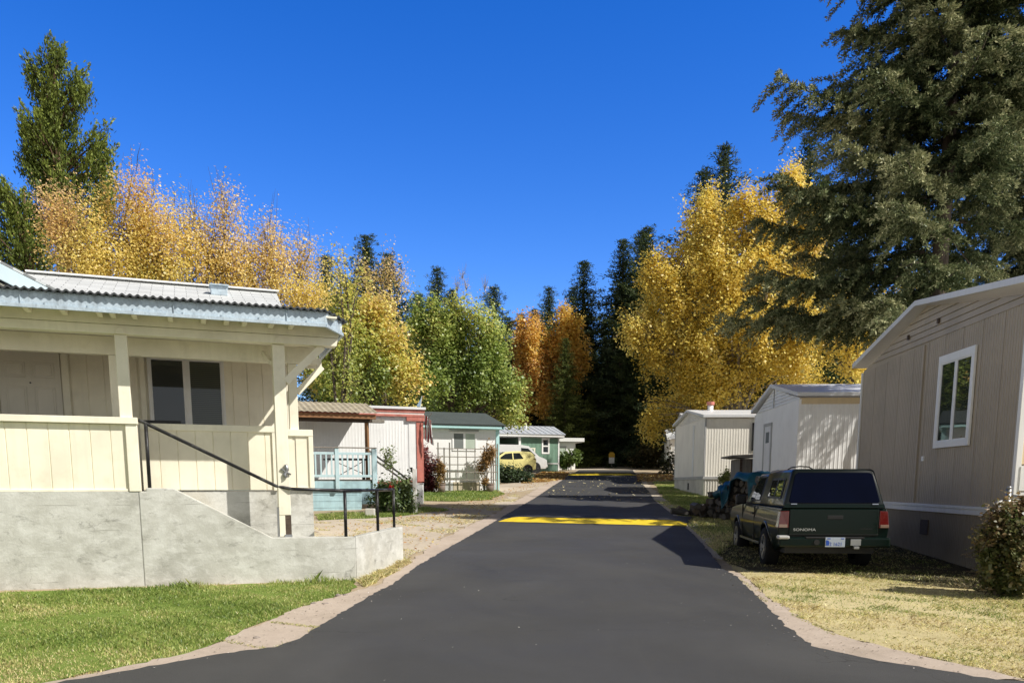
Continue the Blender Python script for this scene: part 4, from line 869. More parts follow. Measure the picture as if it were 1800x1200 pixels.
# little plywood shed with a crooked roof
o = at(1301, 830, 26.5); PF = Frame(o, -4); ps = thing('plywood_shed', 'weathered plywood lean-to shed with flat overhanging roof between the metal homes', 'shed', (o.x, o.y, gz(o.x, o.y)))
m = MB(PF); m.box(0, 1.6, 0, 1.6, 1.05, 2.58); m.build('wall', M['grey_wood_v'], ps)
m = MB(PF); m.box(.33, .36, -.02, 0, 1.1, 2.55); m.box(-.02, .06, -.02, .03, 1.1, 2.57); m.build('batten', M['dark_wood'], ps)
m = MB(PF); m.prism_d([(-.32, 2.63), (-.32, 2.68), (1.7, 2.76), (1.7, 2.71), (.0, 2.60)], -.25, 1.7); m.build('roof', M['grey_wood'], ps)
# ------------------------------------------------------------------ woodpile and tarp
A = Vector((6.15, 18.9)); B = Vector((4.95, 22.1)); dv = (B-A); Lw = dv.length; du = dv/Lw; nv = Vector((-du.y, du.x))   # nv points to the road
def log_mesh(k):
    r = random.Random(k); mm = MB(); n = 7 if k % 2 else 5; P = []
    for e in (-.25, .25):
        for j in range(n):
            a = 2*math.pi*j/n; q = .092*(.8+.35*r.random()) if k % 2 else .10*(1 if j % 2 else .72+.2*r.random()); P.append((e+r.uniform(-.02, .02), q*math.cos(a), q*math.sin(a)*.85))
    mm.prism(P[:n], P[n:]); me = bpy.data.meshes.new('firewood_log'); me.from_pydata([tuple(v) for v in mm.v], [], mm.f); me.materials.append(M['firewood'] if k < 4 else M['bark']); return me
LM = [log_mesh(k) for k in range(6)]
def put_log(x, y, z, rz, ry=0, rx=0, lab='grey split log stacked in the tarp covered woodpile', grp='firewood in the stack', k=None, sc=1):
    o = link('firewood_log', LM[random.randrange(6) if k is None else k], None); o.location = (x, y, z); o.rotation_euler = (rx, ry, rz); o.scale = (sc*random.uniform(.9, 1.15), sc, sc)
    tag(o, lab, 'firewood', grp)
def top_h(t): return 1.14-.18*t if t < .45 else 1.06-1.6*(t-.45)
ang = math.atan2(nv.y, nv.x)
for col in range(16):
    t = (col+.5)/16; q = A+du*(t*Lw); hh = top_h(t); g0 = gz(q.x, q.y); z = .09+.02*random.random()
    while z < hh:
        put_log(q.x+nv.x*random.uniform(-.05, .06), q.y+random.uniform(-.03, .03), g0+z, ang+random.uniform(-.12, .12), random.uniform(-.06, .06), random.uniform(0, 6)); z += .172
for k in range(6):   # long slabs stacked on the near end of the pile
    put_log(A.x-.38+random.uniform(-.03, .03), A.y-.12+random.uniform(-.04, .04), gz(A.x, A.y)+.12+k*.19, .04+random.uniform(-.1, .1), 0, random.uniform(0, 6), 'pale split slab at the near end of the woodpile', 'pale slabs on the near end of the stack', 0, 1.15)
for k in range(14):
    t = random.uniform(.7, 1.06); q = A+du*(t*Lw)+nv*random.uniform(-.2, .75)
    put_log(q.x, q.y, gz(q.x, q.y)+random.uniform(.06, .28)*(1.3-t)*2+.05, random.uniform(0, 3.1), random.uniform(-.5, .5), random.uniform(0, 6), 'loose split log fallen at the low end of the woodpile', 'loose firewood below the stack')
def tarp():
    nu, nw = 30, 18; V = []; fs = []
    for i in range(nu+1):
        t = -.10+.72*i/nu; q = A+du*(t*Lw); g0 = gz(q.x, q.y)
        for j in range(nw+1):
            w = -.6+1.05*j/nw; zz = g0+top_h(max(t, 0))+.10+.025*math.sin(t*31+w*7)+.02*math.sin(w*17+t*9)+.012*math.sin(t*70-w*30)
            hang = max(0, w-.22+.10*math.sin(t*15))*2.4*(1.0 if .0 < t < .2 or .42 < t < .52 else .35)
            if t < 0: zz -= (-t)*3.2
            V.append((q.x+nv.x*w, q.y+nv.y*w, zz-hang-.10*(t > .5)*(j % 3)))
    for i in range(nu):
        for j in range(nw): a = i*(nw+1)+j; fs.append((a, a+1, a+nw+2, a+nw+1))
    mm = MB(); mm.v = [Vector(v) for v in V]; mm.f = fs
    o = mm.build('tarp', M['tarp'], None, True); tag(o, 'crumpled blue tarp draped over the woodpile', 'tarp')
    s = o.modifiers.new('thick', 'SOLIDIFY'); s.thickness = .012
tarp()
# ------------------------------------------------------------------ chain-link gate and pipe by the brown home
p = gp(1770, 1030); p.x = at(1770, 900, 10.75).x; p.y = 10.75; p.z = gz(p.x, p.y)
fc = thing('chain_link_fence', 'chain link fence with dark post and sloping top rail by the shrub', 'fence', p)
zt = at(1771, 858, 10.75).z
m = MB(); m.tube([(p.x, p.y, p.z), (p.x, p.y, zt)], .032, 10); m.tube([(p.x, p.y, zt), (p.x, p.y, zt+.03)], [.038, .02], 10); m.build('post', M['grey_metal'], fc, True)
m = MB(); m.tube([(p.x, p.y, zt-.10), (p.x+1.6, p.y-.1, zt-.22)], .024, 8); m.build('top_rail', M['grey_metal'], fc, True)
m = MB()
for k in range(24):
    for sgn in (1, -1):
        x0 = p.x+.05+k*.065; z0 = p.z+.05; L = 1.2
        x1 = x0+sgn*L
        a, b = (x0, z0), (x1, z0+L)
        if x1 > p.x+1.6: f_ = (p.x+1.6-x0)/L; b = (p.x+1.6, z0+L*f_)
        if x1 < p.x+.03: f_ = (x0-p.x-.03)/L; b = (p.x+.03, z0+L*f_)
        zmax = zt-.14
        if b[1] > zmax: f_ = (zmax-z0)/(b[1]-z0); b = (a[0]+(b[0]-a[0])*f_, zmax)
        m.tube([(a[0], p.y, a[1]), (b[0], p.y, b[1])], .003, 4, False)
m.build('wire_mesh', M['grey_metal'], fc)
p = at(1754, 1015, 10.45); p.z = gz(p.x, p.y); sp_ = thing('standpipe', 'white standpipe with a grey tap at the corner of the brown home', 'pipe', p)
zt = at(1757, 884, 10.45).z; dx = at(1757, 884, 10.45).x
m = MB(); m.tube([(p.x, p.y, p.z), (dx, p.y, zt)], .022, 8); m.build('pipe', M['white'], sp_, True)
m = MB(); m.tube([(p.x, p.y-.03, p.z), (p.x, p.y-.03, p.z+.22)], .07, 12); m.build('base', M['white_clean'], sp_, True)
m = MB(); m.tube([(dx-.07, p.y, zt-.02), (dx-.02, p.y, zt+.01), (dx+.03, p.y, zt+.02)], .022, 8); m.build('tap', M['grey_metal'], sp_, True)
# ------------------------------------------------------------------ vehicles
def slab(outline, hw, prof, zcuts, nx=0):
    """extrude a side outline (y,z) across the width and pull the sides in by prof(z)"""
    bm = bmesh.new(); a = [bm.verts.new((-hw, y, z)) for y, z in outline]; b = [bm.verts.new((hw, y, z)) for y, z in outline]; n = len(outline)
    bm.faces.new(a[::-1]); bm.faces.new(b)
    for i in range(n): bm.faces.new((a[i], a[(i+1) % n], b[(i+1) % n], b[i]))
    bmesh.ops.recalc_face_normals(bm, faces=bm.faces[:])
    for z in zcuts: bmesh.ops.bisect_plane(bm, geom=bm.verts[:]+bm.edges[:]+bm.faces[:], plane_co=(0, 0, z), plane_no=(0, 0, 1))
    bmesh.ops.triangulate(bm, faces=[f for f in bm.faces if len(f.verts) > 4])
    for v in bm.verts: v.co.x *= prof(v.co.z)
    me = bpy.data.meshes.new('body'); bm.to_mesh(me); bm.free(); return me
def arch(yc, zc, r, n=10, a0=185, a1=-5):
    return [(yc+r*math.cos(R(a0+(a1-a0)*k/n)), zc+r*math.sin(R(a0+(a1-a0)*k/n))) for k in range(n+1)]
def add_mesh(name, me, mat, parent, bevel=0, smooth=True):
    o = link(name, me, mat, parent)
    if bevel:
        b = o.modifiers.new('bevel', 'BEVEL'); b.width = bevel; b.segments = 3; b.limit_method = 'ANGLE'; b.angle_limit = R(38)
    if smooth:
        me.polygons.foreach_set('use_smooth', [True]*len(me.polygons))
        w = o.modifiers.new('wn', 'WEIGHTED_NORMAL'); w.keep_sharp = True
    return o
def lathe(prof, n=28):
    mm = MB(); k = len(prof)
    for j in range(n):
        a = 2*math.pi*j/n
        for x, r in prof: mm.v.append(Vector((x, r*math.cos(a), r*math.sin(a))))
    for j in range(n):
        for i in range(k-1): mm.f.append([j*k+i, j*k+i+1, ((j+1) % n)*k+i+1, ((j+1) % n)*k+i])
    return mm
def wheel(parent, x, y, r, w, side):
    e = bpy.data.objects.new('wheel', None); COL.objects.link(e); e.parent = parent; e.location = (x, y, r); e.empty_display_size = .1; ORG[e.name] = None
    s = side
    lathe([(-w/2, r*.62), (-w/2, r*.93), (-w*.36, r), (w*.36, r), (w/2, r*.93), (w/2, r*.62), (-w/2, r*.62)]).build('tyre', M['rubber'], e, True)
    m = lathe([(s*w*.47, r*.64), (s*w*.40, r*.58), (s*w*.25, r*.56), (s*w*.22, 0.001)]); m.build('rim_dish', M['black'], e, True)
    m = lathe([(s*w*.50, r*.66), (s*w*.50, r*.58), (s*w*.40, r*.57)])
    for k in range(5):
        a = 2*math.pi*k/5; m.bar((s*w*.34, 0, 0), (s*w*.46, r*.60*math.cos(a), r*.60*math.sin(a)), r*.20, w*.12, (1, 0, 0))
    m.v += []; m.build('rim', M['rim'], e)
    m = MB(); m.tube([(s*w*.30, 0, 0), (s*w*.44, 0, 0)], r*.16, 10); m.build('hub', M['grey_metal'], e)
    return e
def panel(mm, c, u0, u1, v0, v1, off, th=.01, rnd=.0):
    """thin panel on the quad face c=(bl,br,tr,tl), from u0..u1, v0..v1, standing off by off"""
    c = [Vector(q) for q in c]; n = (c[1]-c[0]).cross(c[3]-c[0]).normalized()
    def b(u, v): return (c[0]*(1-u)+c[1]*u)*(1-v)+(c[3]*(1-u)+c[2]*u)*v
    P = [(u0+rnd, v0), (u1-rnd, v0), (u1, v0+rnd*1.6), (u1, v1-rnd*1.6), (u1-rnd, v1), (u0+rnd, v1), (u0, v1-rnd*1.6), (u0, v0+rnd*1.6)] if rnd else [(u0, v0), (u1, v0), (u1, v1), (u0, v1)]
    mm.prism([tuple(b(u, v)+n*off) for u, v in P], [tuple(b(u, v)+n*(off-th)) for u, v in P]); return mm
# --- green pickup with canopy
tk = thing('pickup_truck', 'dark green pickup truck with matching canopy parked beside the brown home', 'pickup truck', (4.69, 12.80, gz(4.69, 12.8)-.02), None, R(-5.5), .895)
tp = lambda z: 1-.11*max(0, (.72-z)/.4)**1.5-.06*max(0, (z-.72)/.32)**1.6
out = [(-1.06, .46)]+arch(0, .34, .41)+[(1.2, .30)]+arch(2.75, .34, .41)+[(3.45, .34), (3.58, .48), (3.60, .78), (3.50, .93), (2.40, 1.03), (-1.04, 1.03), (-1.06, .98)]
add_mesh('body', slab(out, .86, tp, (.4, .5, .6, .68, .76, .84, .92, .98)), M['truckpaint'], tk, .035)
m = MB(); m.box(-.70, .70, -.9, 3.3, .30, .62); m.build('underbody', M['black'], tk)
for yc in (0, 2.75):
    for s in (-1, 1):
        m = MB(); pts = arch(yc, .34, .425, 12, 178, 2)
        m.tube([(s*(.852-.11*max(0, (.72-z)/.4)**1.5*.86), y, z) for y, z in pts], .028, 6); m.build('fender_lip', M['canopy_grey'], tk, True)
def taper(b0, b1, t0, t1, zb, zt, wb, wt):
    """b0,b1 base y range; t0,t1 top y range"""
    return [(-wb, b0, zb), (wb, b0, zb), (wb, b1, zb), (-wb, b1, zb), (-wt, t0, zt), (wt, t0, zt), (wt, t1, zt), (-wt, t1, zt)]
BOXF = [(0, 3, 2, 1), (4, 5, 6, 7), (0, 1, 5, 4), (1, 2, 6, 5), (2, 3, 7, 6), (3, 0, 4, 7)]
cab = taper(.90, 2.44, .98, 1.72, 1.03, 1.60, .775, .615); m = MB(); m.add(cab, BOXF); o = m.build('cab', M['canopy_grey'], tk, True, .05, seg=3)
cp = taper(-1.06, .875, -.90, .83, 1.035, 1.655, .80, .635); m = MB(); m.add(cp, BOXF); cano = m.build('canopy', M['canopy_grey'], tk, True, .055, seg=3)
rear = (cp[0], cp[1], cp[5], cp[4]); left = (cp[3], cp[0], cp[4], cp[7]); right = (cp[1], cp[2], cp[6], cp[5])
m = MB(); panel(m, rear, .045, .955, .12, .90, .012, .02, .03); rh = m.build('rear_window', M['glass_tint'], cano, bevel=.008)
m = MB(); panel(m, rear, .01, .99, .0, .10, .014, .02); m.build('window_frame', M['truckpaint'], rh, bevel=.005)
m = MB()
for u in (.10, .90): panel(m, rear, u-.03, u+.03, .08, .105, .03, .02)
m.build('latch', M['chrome'], rh)
m = MB(); panel(m, left, .30, .86, .22, .76, .012, .02, .02); sw = m.build('side_window', M['black'], cano)
m = MB(); panel(m, left, .33, .56, .27, .71, .018, .01); panel(m, left, .61, .83, .27, .71, .018, .01); m.build('pane', M['glass_bright'], sw)
m = MB(); panel(m, right, .14, .70, .22, .76, .012, .02, .02); m.build('side_window', M['glass_tint'], cano)
cl = (cab[3], cab[0], cab[4], cab[7]); cr = (cab[1], cab[2], cab[6], cab[5]); cf = (cab[2], cab[3], cab[7], cab[6])
m = MB(); panel(m, cl, .30, .93, .14, .90, .010, .02); wn = m.build('door_window', M['black'], tk)
m = MB(); panel(m, cl, .32, .58, .17, .87, .016, .01); panel(m, cl, .60, .91, .17, .87, .016, .01); m.build('pane', M['glass_bright'], wn)
m = MB(); panel(m, cr, .07, .70, .14, .90, .010, .02); m.build('door_window', M['glass_tint'], tk)
m = MB(); panel(m, cf, .04, .96, .08, .94, .010, .02); m.build('windscreen', M['glass_tint'], tk)
for s in (-1, 1):
    m = MB(); 
    for y in (.97, 2.18): m.box(*sorted((s*.835, s*.8615)), y, y+.010, .40, 1.02)
    m.build('door_seam', M['black'], tk)
    m = MB(); m.box(*sorted((s*.85, s*.872)), 1.06, 1.22, .86, .90); m.build('door_handle', M['black'], tk)
    m = MB(); m.box(*sorted((s*.80, s*1.0)), 2.12, 2.22, 1.02, 1.20); m.build('wing_mirror', M['black'], tk, bevel=.03)
    m = MB(); m.prism([(s*.865, -1.065, .72), (s*.70, -1.085, .72), (s*.70, -1.085, .99), (s*.83, -1.065, .985)], [(s*.870, -.90, .72), (s*.70, -.90, .72), (s*.70, -.90, .99), (s*.845, -.97, .985)]); tl = m.build('tail_light', M['taillight'], tk, bevel=.008)
    m = MB(); m.box(*sorted((s*.72, s*.85)), -1.092, -1.06, .725, .775); m.build('reversing_lens', M['clearlens'], tl, bevel=.004)
    wheel(tk, s*.76, 0, .34, .22, s); wheel(tk, s*.76, 2.75, .34, .22, s)
m = MB(); m.box(-.69, .69, -1.082, -1.05, .60, 1.02); tg = m.build('tailgate', M['truckpaint'], tk, bevel=.012)
m = MB(); m.box(-.10, .14, -1.088, -1.078, .86, .92); m.build('tailgate_handle', M['black'], tg, bevel=.006)
m = MB(); m.box(-.69, .69, -1.092, -1.080, .605, .625); m.build('tailgate_lip', M['canopy_grey'], tg, bevel=.004)
m = MB(); m.box(-.86, .86, -1.20, -1.06, .42, .575); bp = m.build('rear_bumper', M['truckpaint'], tk, bevel=.03, seg=3)
m = MB(); m.box(-.875, -.70, -1.215, -1.03, .545, .60); m.build('bumper_cap', M['grey_trim'], bp, bevel=.02)
m = MB(); m.box(-.45, .45, -1.205, -1.06, .56, .582); m.build('bumper_step', M['black'], bp, bevel=.006)
m = MB(); m.box(.24, .40, -1.21, -1.19, .45, .55); m.box(.28, .36, -1.27, -1.2, .40, .44); m.build('tow_hitch', M['grey_metal'], bp, bevel=.005)
m = MB(); m.tube([(-.28, -1.202, .50), (-.28, -1.215, .50)], .045, 12); m.build('socket', M['black'], bp)
m = MB(); m.box(-.15, .155, -1.212, -1.202, .425, .578); pt_ = m.build('licence_plate', M['plate'], bp, bevel=.006)
def text(body, name, parent, loc, size, mat, sx=1., ext=.001):
    cu = bpy.data.curves.new(name, 'FONT'); cu.body = body; cu.size = size; cu.extrude = ext
    tmp = bpy.data.objects.new('tmp_text', cu); COL.objects.link(tmp); bpy.context.view_layer.update()
    me = bpy.data.meshes.new_from_object(tmp.evaluated_get(bpy.context.evaluated_depsgraph_get())); bpy.data.objects.remove(tmp)
    me.name = name
    me.transform(Matrix.Translation(loc) @ Matrix.Rotation(R(90), 4, 'X') @ Matrix.Diagonal((sx, 1, 1, 1)))
    me.materials.clear(); return link(name, me, mat, parent)
text('SONOMA', 'lettering', tg, (-.625, -1.085, .672), .060, M['badge'], 1.36)
text('2 1621', 'plate_number', pt_, (-.085, -1.2135, .447), .078, M['plate_ink'], .92)
m = MB(); m.prism_d([(-.138, .45), (-.09, .45), (-.085, .50), (-.10, .53), (-.138, .535)], -1.2145, -1.211); m.box(-.12, -.07, -1.2145, -1.211, .552, .566); m.box(.09, .14, -1.2145, -1.211, .552, .566); m.build('plate_emblem', M['plate_ink'], pt_)
m = MB(); m.box(.42, .60, -1.0845, -1.081, .70, .715); m.build('badge', M['canopy_grey'], tg)
m = MB(); m.tube([(-.44, .40, 1.65), (-.36, .40, 1.70), (-.22, .40, 1.72), (-.06, .40, 1.71), (.04, .40, 1.65)], .012, 6); m.build('roof_handle', M['black'], cano, True)
for x in (.18, .34):
    m = MB(); m.box(x, x+.08, .36, .44, 1.65, 1.675); m.build('rack_foot', M['black'], cano, bevel=.006)
m = MB(); m.tube([(.70, 2.35, 1.03), (.70, 2.2, 1.75)], .006, 5); m.build('aerial', M['black'], tk)
m = MB(); m.box(-.865, -.845, .42, 2.33, .36, .40); m.build('side_moulding', M['chrome'], tk)
# --- generic small vehicles seen far up the road
def vehicle(name, label, cat, loc, rz, outline, hw, prof, zc, wins, wy, wr, mat, extra=None):
    t = thing(name, label, cat, loc, None, rz); add_mesh('body', slab(outline, hw, prof, zc), M[mat], t, .05)
    for k, poly in enumerate(wins):
        for s in (-1, 1):
            mm = MB(); mm.prism([(s*hw*prof(z)+s*.006, y, z) for y, z in poly], [(s*hw*prof(z)-s*.02, y, z) for y, z in poly]); mm.build('side_window', M['glass'], t)
    for y in wy:
        for s in (-1, 1):
            wheel(t, s*(hw-.09), y, wr, .18, s); mm = MB(); mm.tube([(s*(hw+.002), y, wr), (s*(hw-.25), y, wr)], wr*1.17, 20); mm.build('wheel_arch', M['black'], t)
    if extra: extra(t)
    return t
tz = lambda z: 1-.05*max(0, (.6-z)/.35)-.22*max(0, (z-.92)/.6)
a0 = math.atan2(-.36, -.93); q = gp(927, 834); Vd = Vector((-.93, -.36)); qn = Vector((-Vd.y, Vd.x))
loc = Vector((q.x, q.y))+Vector((-.36, .93)).normalized()*.70
def y_ex(t):
    for s in (-1, 1):
        m = MB(); m.box(*sorted((s*.80, s*.97)), 2.0, 2.14, .93, 1.06); m.build('wing_mirror', M['carpaint_y'], t, bevel=.03)
        m = MB(); m.box(*sorted((s*.60, s*.79)), -.60, -.45, .80, 1.02); m.build('tail_light', M['taillight'], t, bevel=.02)
        m = MB(); m.box(*sorted((s*.788, s*.802)), 1.02, 1.035, .36, .93); m.build('door_seam', M['black'], t)
    m = MB(); m.prism([(-.62, -.575, 1.05), (.62, -.575, 1.05), (.53, -.40, 1.42), (-.53, -.40, 1.42)], [(-.62, -.5, 1.05), (.62, -.5, 1.05), (.53, -.3, 1.42), (-.53, -.3, 1.42)]); m.build('rear_window', M['glass'], t)
    m = MB(); m.prism([(-.66, 2.40, 1.02), (.66, 2.40, 1.02), (.55, 1.70, 1.44), (-.55, 1.70, 1.44)], [(-.66, 2.3, 1.0), (.66, 2.3, 1.0), (.55, 1.6, 1.42), (-.55, 1.6, 1.42)]); m.build('windscreen', M['glass'], t)
vehicle('yellow_car', 'small pale yellow hatchback parked beside the white van', 'car', (loc.x, loc.y, gz(loc.x, loc.y)), math.atan2(-Vd.x, Vd.y)+0, [(-.58, .35), (-.3, .24), (2.85, .24), (3.02, .40), (3.0, .72), (2.85, .86), (2.35, .98), (1.55, 1.46), (.7, 1.52), (-.25, 1.47), (-.48, 1.30), (-.58, .95)], .80, tz, (.5, .62, .75, .92, 1.05, 1.2, 1.35),
        [[(1.08, .96), (2.12, .97), (1.55, 1.33), (1.08, 1.38)], [(.30, 1.02), (1.0, .96), (1.0, 1.38), (.55, 1.39)]], (0, 2.38), .30, 'carpaint_y', y_ex)
Vd = Vector((.93, .36)); q = gp(940, 831); loc = Vector((q.x, q.y))-Vd*3.3+Vector((-.36, .93))*.85
vz = lambda z: 1-.04*max(0, (.6-z)/.35)-.15*max(0, (z-1.05)/.9)
def v_ex(t):
    m = MB(); m.prism([(-.80, 3.62, 1.22), (.80, 3.62, 1.22), (.74, 2.95, 1.80), (-.74, 2.95, 1.80)], [(-.80, 3.5, 1.2), (.80, 3.5, 1.2), (.74, 2.8, 1.78), (-.74, 2.8, 1.78)]); m.build('windscreen', M['glass'], t)
    m = MB(); m.box(-.88, .88, 4.17, 4.28, .42, .62); m.build('front_bumper', M['grey_trim'], t, bevel=.03)
    for s in (-1, 1): m = MB(); m.box(*sorted((s*.60, s*.86)), 4.14, 4.22, .75, .95); m.build('headlight', M['clearlens'], t, bevel=.02)
vehicle('white_van', 'white van parked behind the yellow hatchback with its bonnet to the road', 'van', (loc.x, loc.y, gz(loc.x, loc.y)), math.atan2(-Vd.x, Vd.y), [(-1.0, .45), (-.6, .32), (4.1, .32), (4.22, .5), (4.20, .92), (4.0, 1.04), (3.62, 1.16), (2.85, 1.88), (2.3, 1.97), (-.85, 1.97), (-1.0, 1.7)], .92, vz, (.5, .7, .9, 1.05, 1.25, 1.45, 1.65, 1.85),
        [[(2.25, 1.22), (3.35, 1.22), (2.80, 1.72), (2.25, 1.76)]], (0, 3.3), .36, 'carpaint_w', v_ex)
q = GF.pt(-6.0, 1.6, 0)
vehicle('dark_car', 'dark grey car sheltered under the carport, only its roof showing', 'car', (q.x, q.y, gz(q.x, q.y)+.55), R(21-90), [(-.9, .45), (-.6, .25), (3.4, .25), (3.6, .45), (3.5, .75), (2.4, .95), (1.7, 1.42), (.2, 1.45), (-.6, 1.0), (-.9, .95)], .86, tz, (.5, .7, .92, 1.1, 1.3),
        [[(.95, .97), (2.1, .97), (1.6, 1.32), (.95, 1.36)]], (0, 2.6), .31, 'black')
# ------------------------------------------------------------------ foliage
def unit(v): return v/np.maximum(np.linalg.norm(v, axis=-1, keepdims=True), 1e-9)
def leaf_quads(c, nrm, size, asp, r, along=None):
    """folded diamond leaves at c facing nrm; returns (N*4,3)"""
    n = len(c); t = r.normal(size=(n, 3)) if along is None else along
    a = unit(t-(t*nrm).sum(1, keepdims=True)*nrm); b = np.cross(nrm, a)
    L = (size*.5)[:, None]*a; W = (size*.5*asp)[:, None]*b
    fold = nrm*(size*.10)[:, None]
    return np.stack([c-L, c+W-fold, c+L, c-W-fold], 1).reshape(-1, 3)
def wob3(p, f, ph):
    return (np.sin(p[:, 0]*f+ph+np.sin(p[:, 2]*f*.8))+np.sin(p[:, 1]*f*1.2+ph*2)+np.sin(p[:, 2]*f*1.1-ph+np.sin(p[:, 0]*f*.7)))/3
SD = np.array(SUNDIR)
def broad_tree(name, label, Y, lobes, pal, leaf, dens, seed, base_px=None, trunk_r=.16, bark='bark', bare=0, sig=.42, group=None, cat='tree', up=1.25, base_z=None, limbs=1., jit=.16, sparse_top=0, per_k=1., spike=1.55):
    """lobes: (px, py, rx px, ry px[, palette bias]) on the photograph's plane at distance Y, turned into ellipsoids of leaf clumps"""
    r = np.random.default_rng(seed); rr = random.Random(seed); k = Y/F
    C = [at(a[0], a[1], Y) for a in lobes]; bx = base_px if base_px is not None else sum(a[0] for a in lobes)/len(lobes)
    base = at(bx, 850, Y); base.z = gz(base.x, base.y) if base_z is None else base_z
    t = thing(name, label, cat, tuple(base), group); B = np.array(base)
    V = []; cols = []; ends = []
    pal = np.array(pal)
    for li, (lb, c) in enumerate(zip(lobes, C)):
        rx, rz = lb[2]*k, lb[3]*k; ry = rx*.95; bias = lb[4] if len(lb) > 4 else .5
        lc = np.array(c)+np.array([0, r.uniform(-.35, .35)*rx, 0])
        nc = max(4, int(dens*(rx*rx+2*rx*rz)/sig**2*1.5))
        ns = 9; sd = unit(r.normal(size=(ns, 3))+np.array([0, -.25, .25])); sr = r.uniform(.30, .52, ns); which = r.integers(0, ns+1, nc)
        d = unit(r.normal(size=(nc, 3))); rad = r.random(nc)**(1/2.6)
        off = np.zeros((nc, 3)); scl = np.full(nc, .74); inn = which < ns
        off[inn] = sd[which[inn]]*r.uniform(.52, .70, ns)[which[inn]][:, None]; scl[inn] = sr[which[inn]]
        stretch = np.where(inn, spike, 1.)[:, None]*np.array([0, 0, 1.])+np.where(inn, .82, 1.)[:, None]*np.array([1, 1, 0])
        cc = lc+(off+d*stretch*(rad*scl)[:, None])*np.array([rx, ry, rz])
        cc = cc[cc[:, 2] > base.z+(.5 if cat == 'tree' else .03)]
        if not len(cc): continue
        nc = len(cc); per = r.poisson(46*per_k, nc)+8
        if sparse_top: per = np.maximum(3, per*np.clip(1-sparse_top*(cc[:, 2]-lc[2])/rz, .12, 1)).astype(int)
        idx = np.repeat(np.arange(nc), per); n = len(idx)
        od = unit(cc-lc+np.array([0, 0, rz*.35]))
        axis = unit(od*.7+np.array([0, 0, up*.6])+r.normal(size=(nc, 3))*.25)
        lp = cc[idx]+r.normal(size=(n, 3))*sig*.55+axis[idx]*(r.normal(size=n)*sig*.75)[:, None]
        nr = unit(r.normal(size=(n, 3))*.80+od[idx]*.7+np.array([0, 0, .55])+SD*.55)
        V.append(leaf_quads(lp, nr, leaf*r.uniform(.55, 1.3, n), r.uniform(.55, .9, n), r))
        g = np.clip(bias+.26*wob3(cc, .9, seed)+.13*wob3(cc, 2.3, seed+1)+r.normal(0, .10, nc), 0, .999)
        gg = np.clip(g[idx]+r.normal(0, jit*.6, n), 0, .999)*(len(pal)-1); i0 = gg.astype(int); f = (gg-i0)[:, None]
        col = (pal[i0]*(1-f)+pal[np.minimum(i0+1, len(pal)-1)]*f)*r.uniform(.78, 1.2, n)[:, None]
        cols.append(col); ends.append((lc, cc, rz))
    V = np.concatenate(V); cols = np.concatenate(cols)
    o = link('crown', np_mesh('crown', V-B, 4, cols), M['leaf'], t)
    m = MB(); top = max(C, key=lambda q: q.z); x0 = Vector(base)
    fork = x0+Vector((0, 0, (top.z-base.z)*.22))
    m.tube([x0-Vector((0, 0, .1)), x0.lerp(fork, .5)+Vector((rr.uniform(-.08, .08), 0, 0)), fork], [trunk_r*1.25, trunk_r, trunk_r*.85], 8)
    for lc, cc, rz in ends:
        e = Vector(lc)+Vector((0, 0, rz*.55)); mid = fork.lerp(e, .5)+Vector((rr.uniform(-.4, .4), rr.uniform(-.3, .3), rr.uniform(0, .5)))
        m.tube([fork, mid, e], [trunk_r*.62, trunk_r*.38, trunk_r*.10], 6, False)
        nb = int(min(len(cc), 26)*limbs)
        for q in cc[:nb]:
            q = Vector(q); s = fork.lerp(mid, rr.uniform(.4, 1)) if q.z < mid.z else mid.lerp(e, rr.uniform(0, .8))
            q2 = q+(q-s).normalized()*.25
            m.tube([s, s.lerp(q2, .5)+Vector((0, 0, rr.uniform(-.05, .18))), q2], [trunk_r*.14, trunk_r*.08, .005], 4, False)
        for j in range(bare):
            q = Vector(cc[rr.randrange(len(cc))])
            if q.z < lc[2]+rz*.2: continue
            for _ in range(1):
                q3 = q+Vector((rr.uniform(-.35, .35), rr.uniform(-.3, .3), rr.uniform(.5, 1.25)))
                m.tube([q, q.lerp(q3, .5)+Vector((rr.uniform(-.06, .06), 0, .04)), q3], [.008, .006, .003], 3, False)
    m.build('trunk', M[bark], t, True, fix=False)
    return t
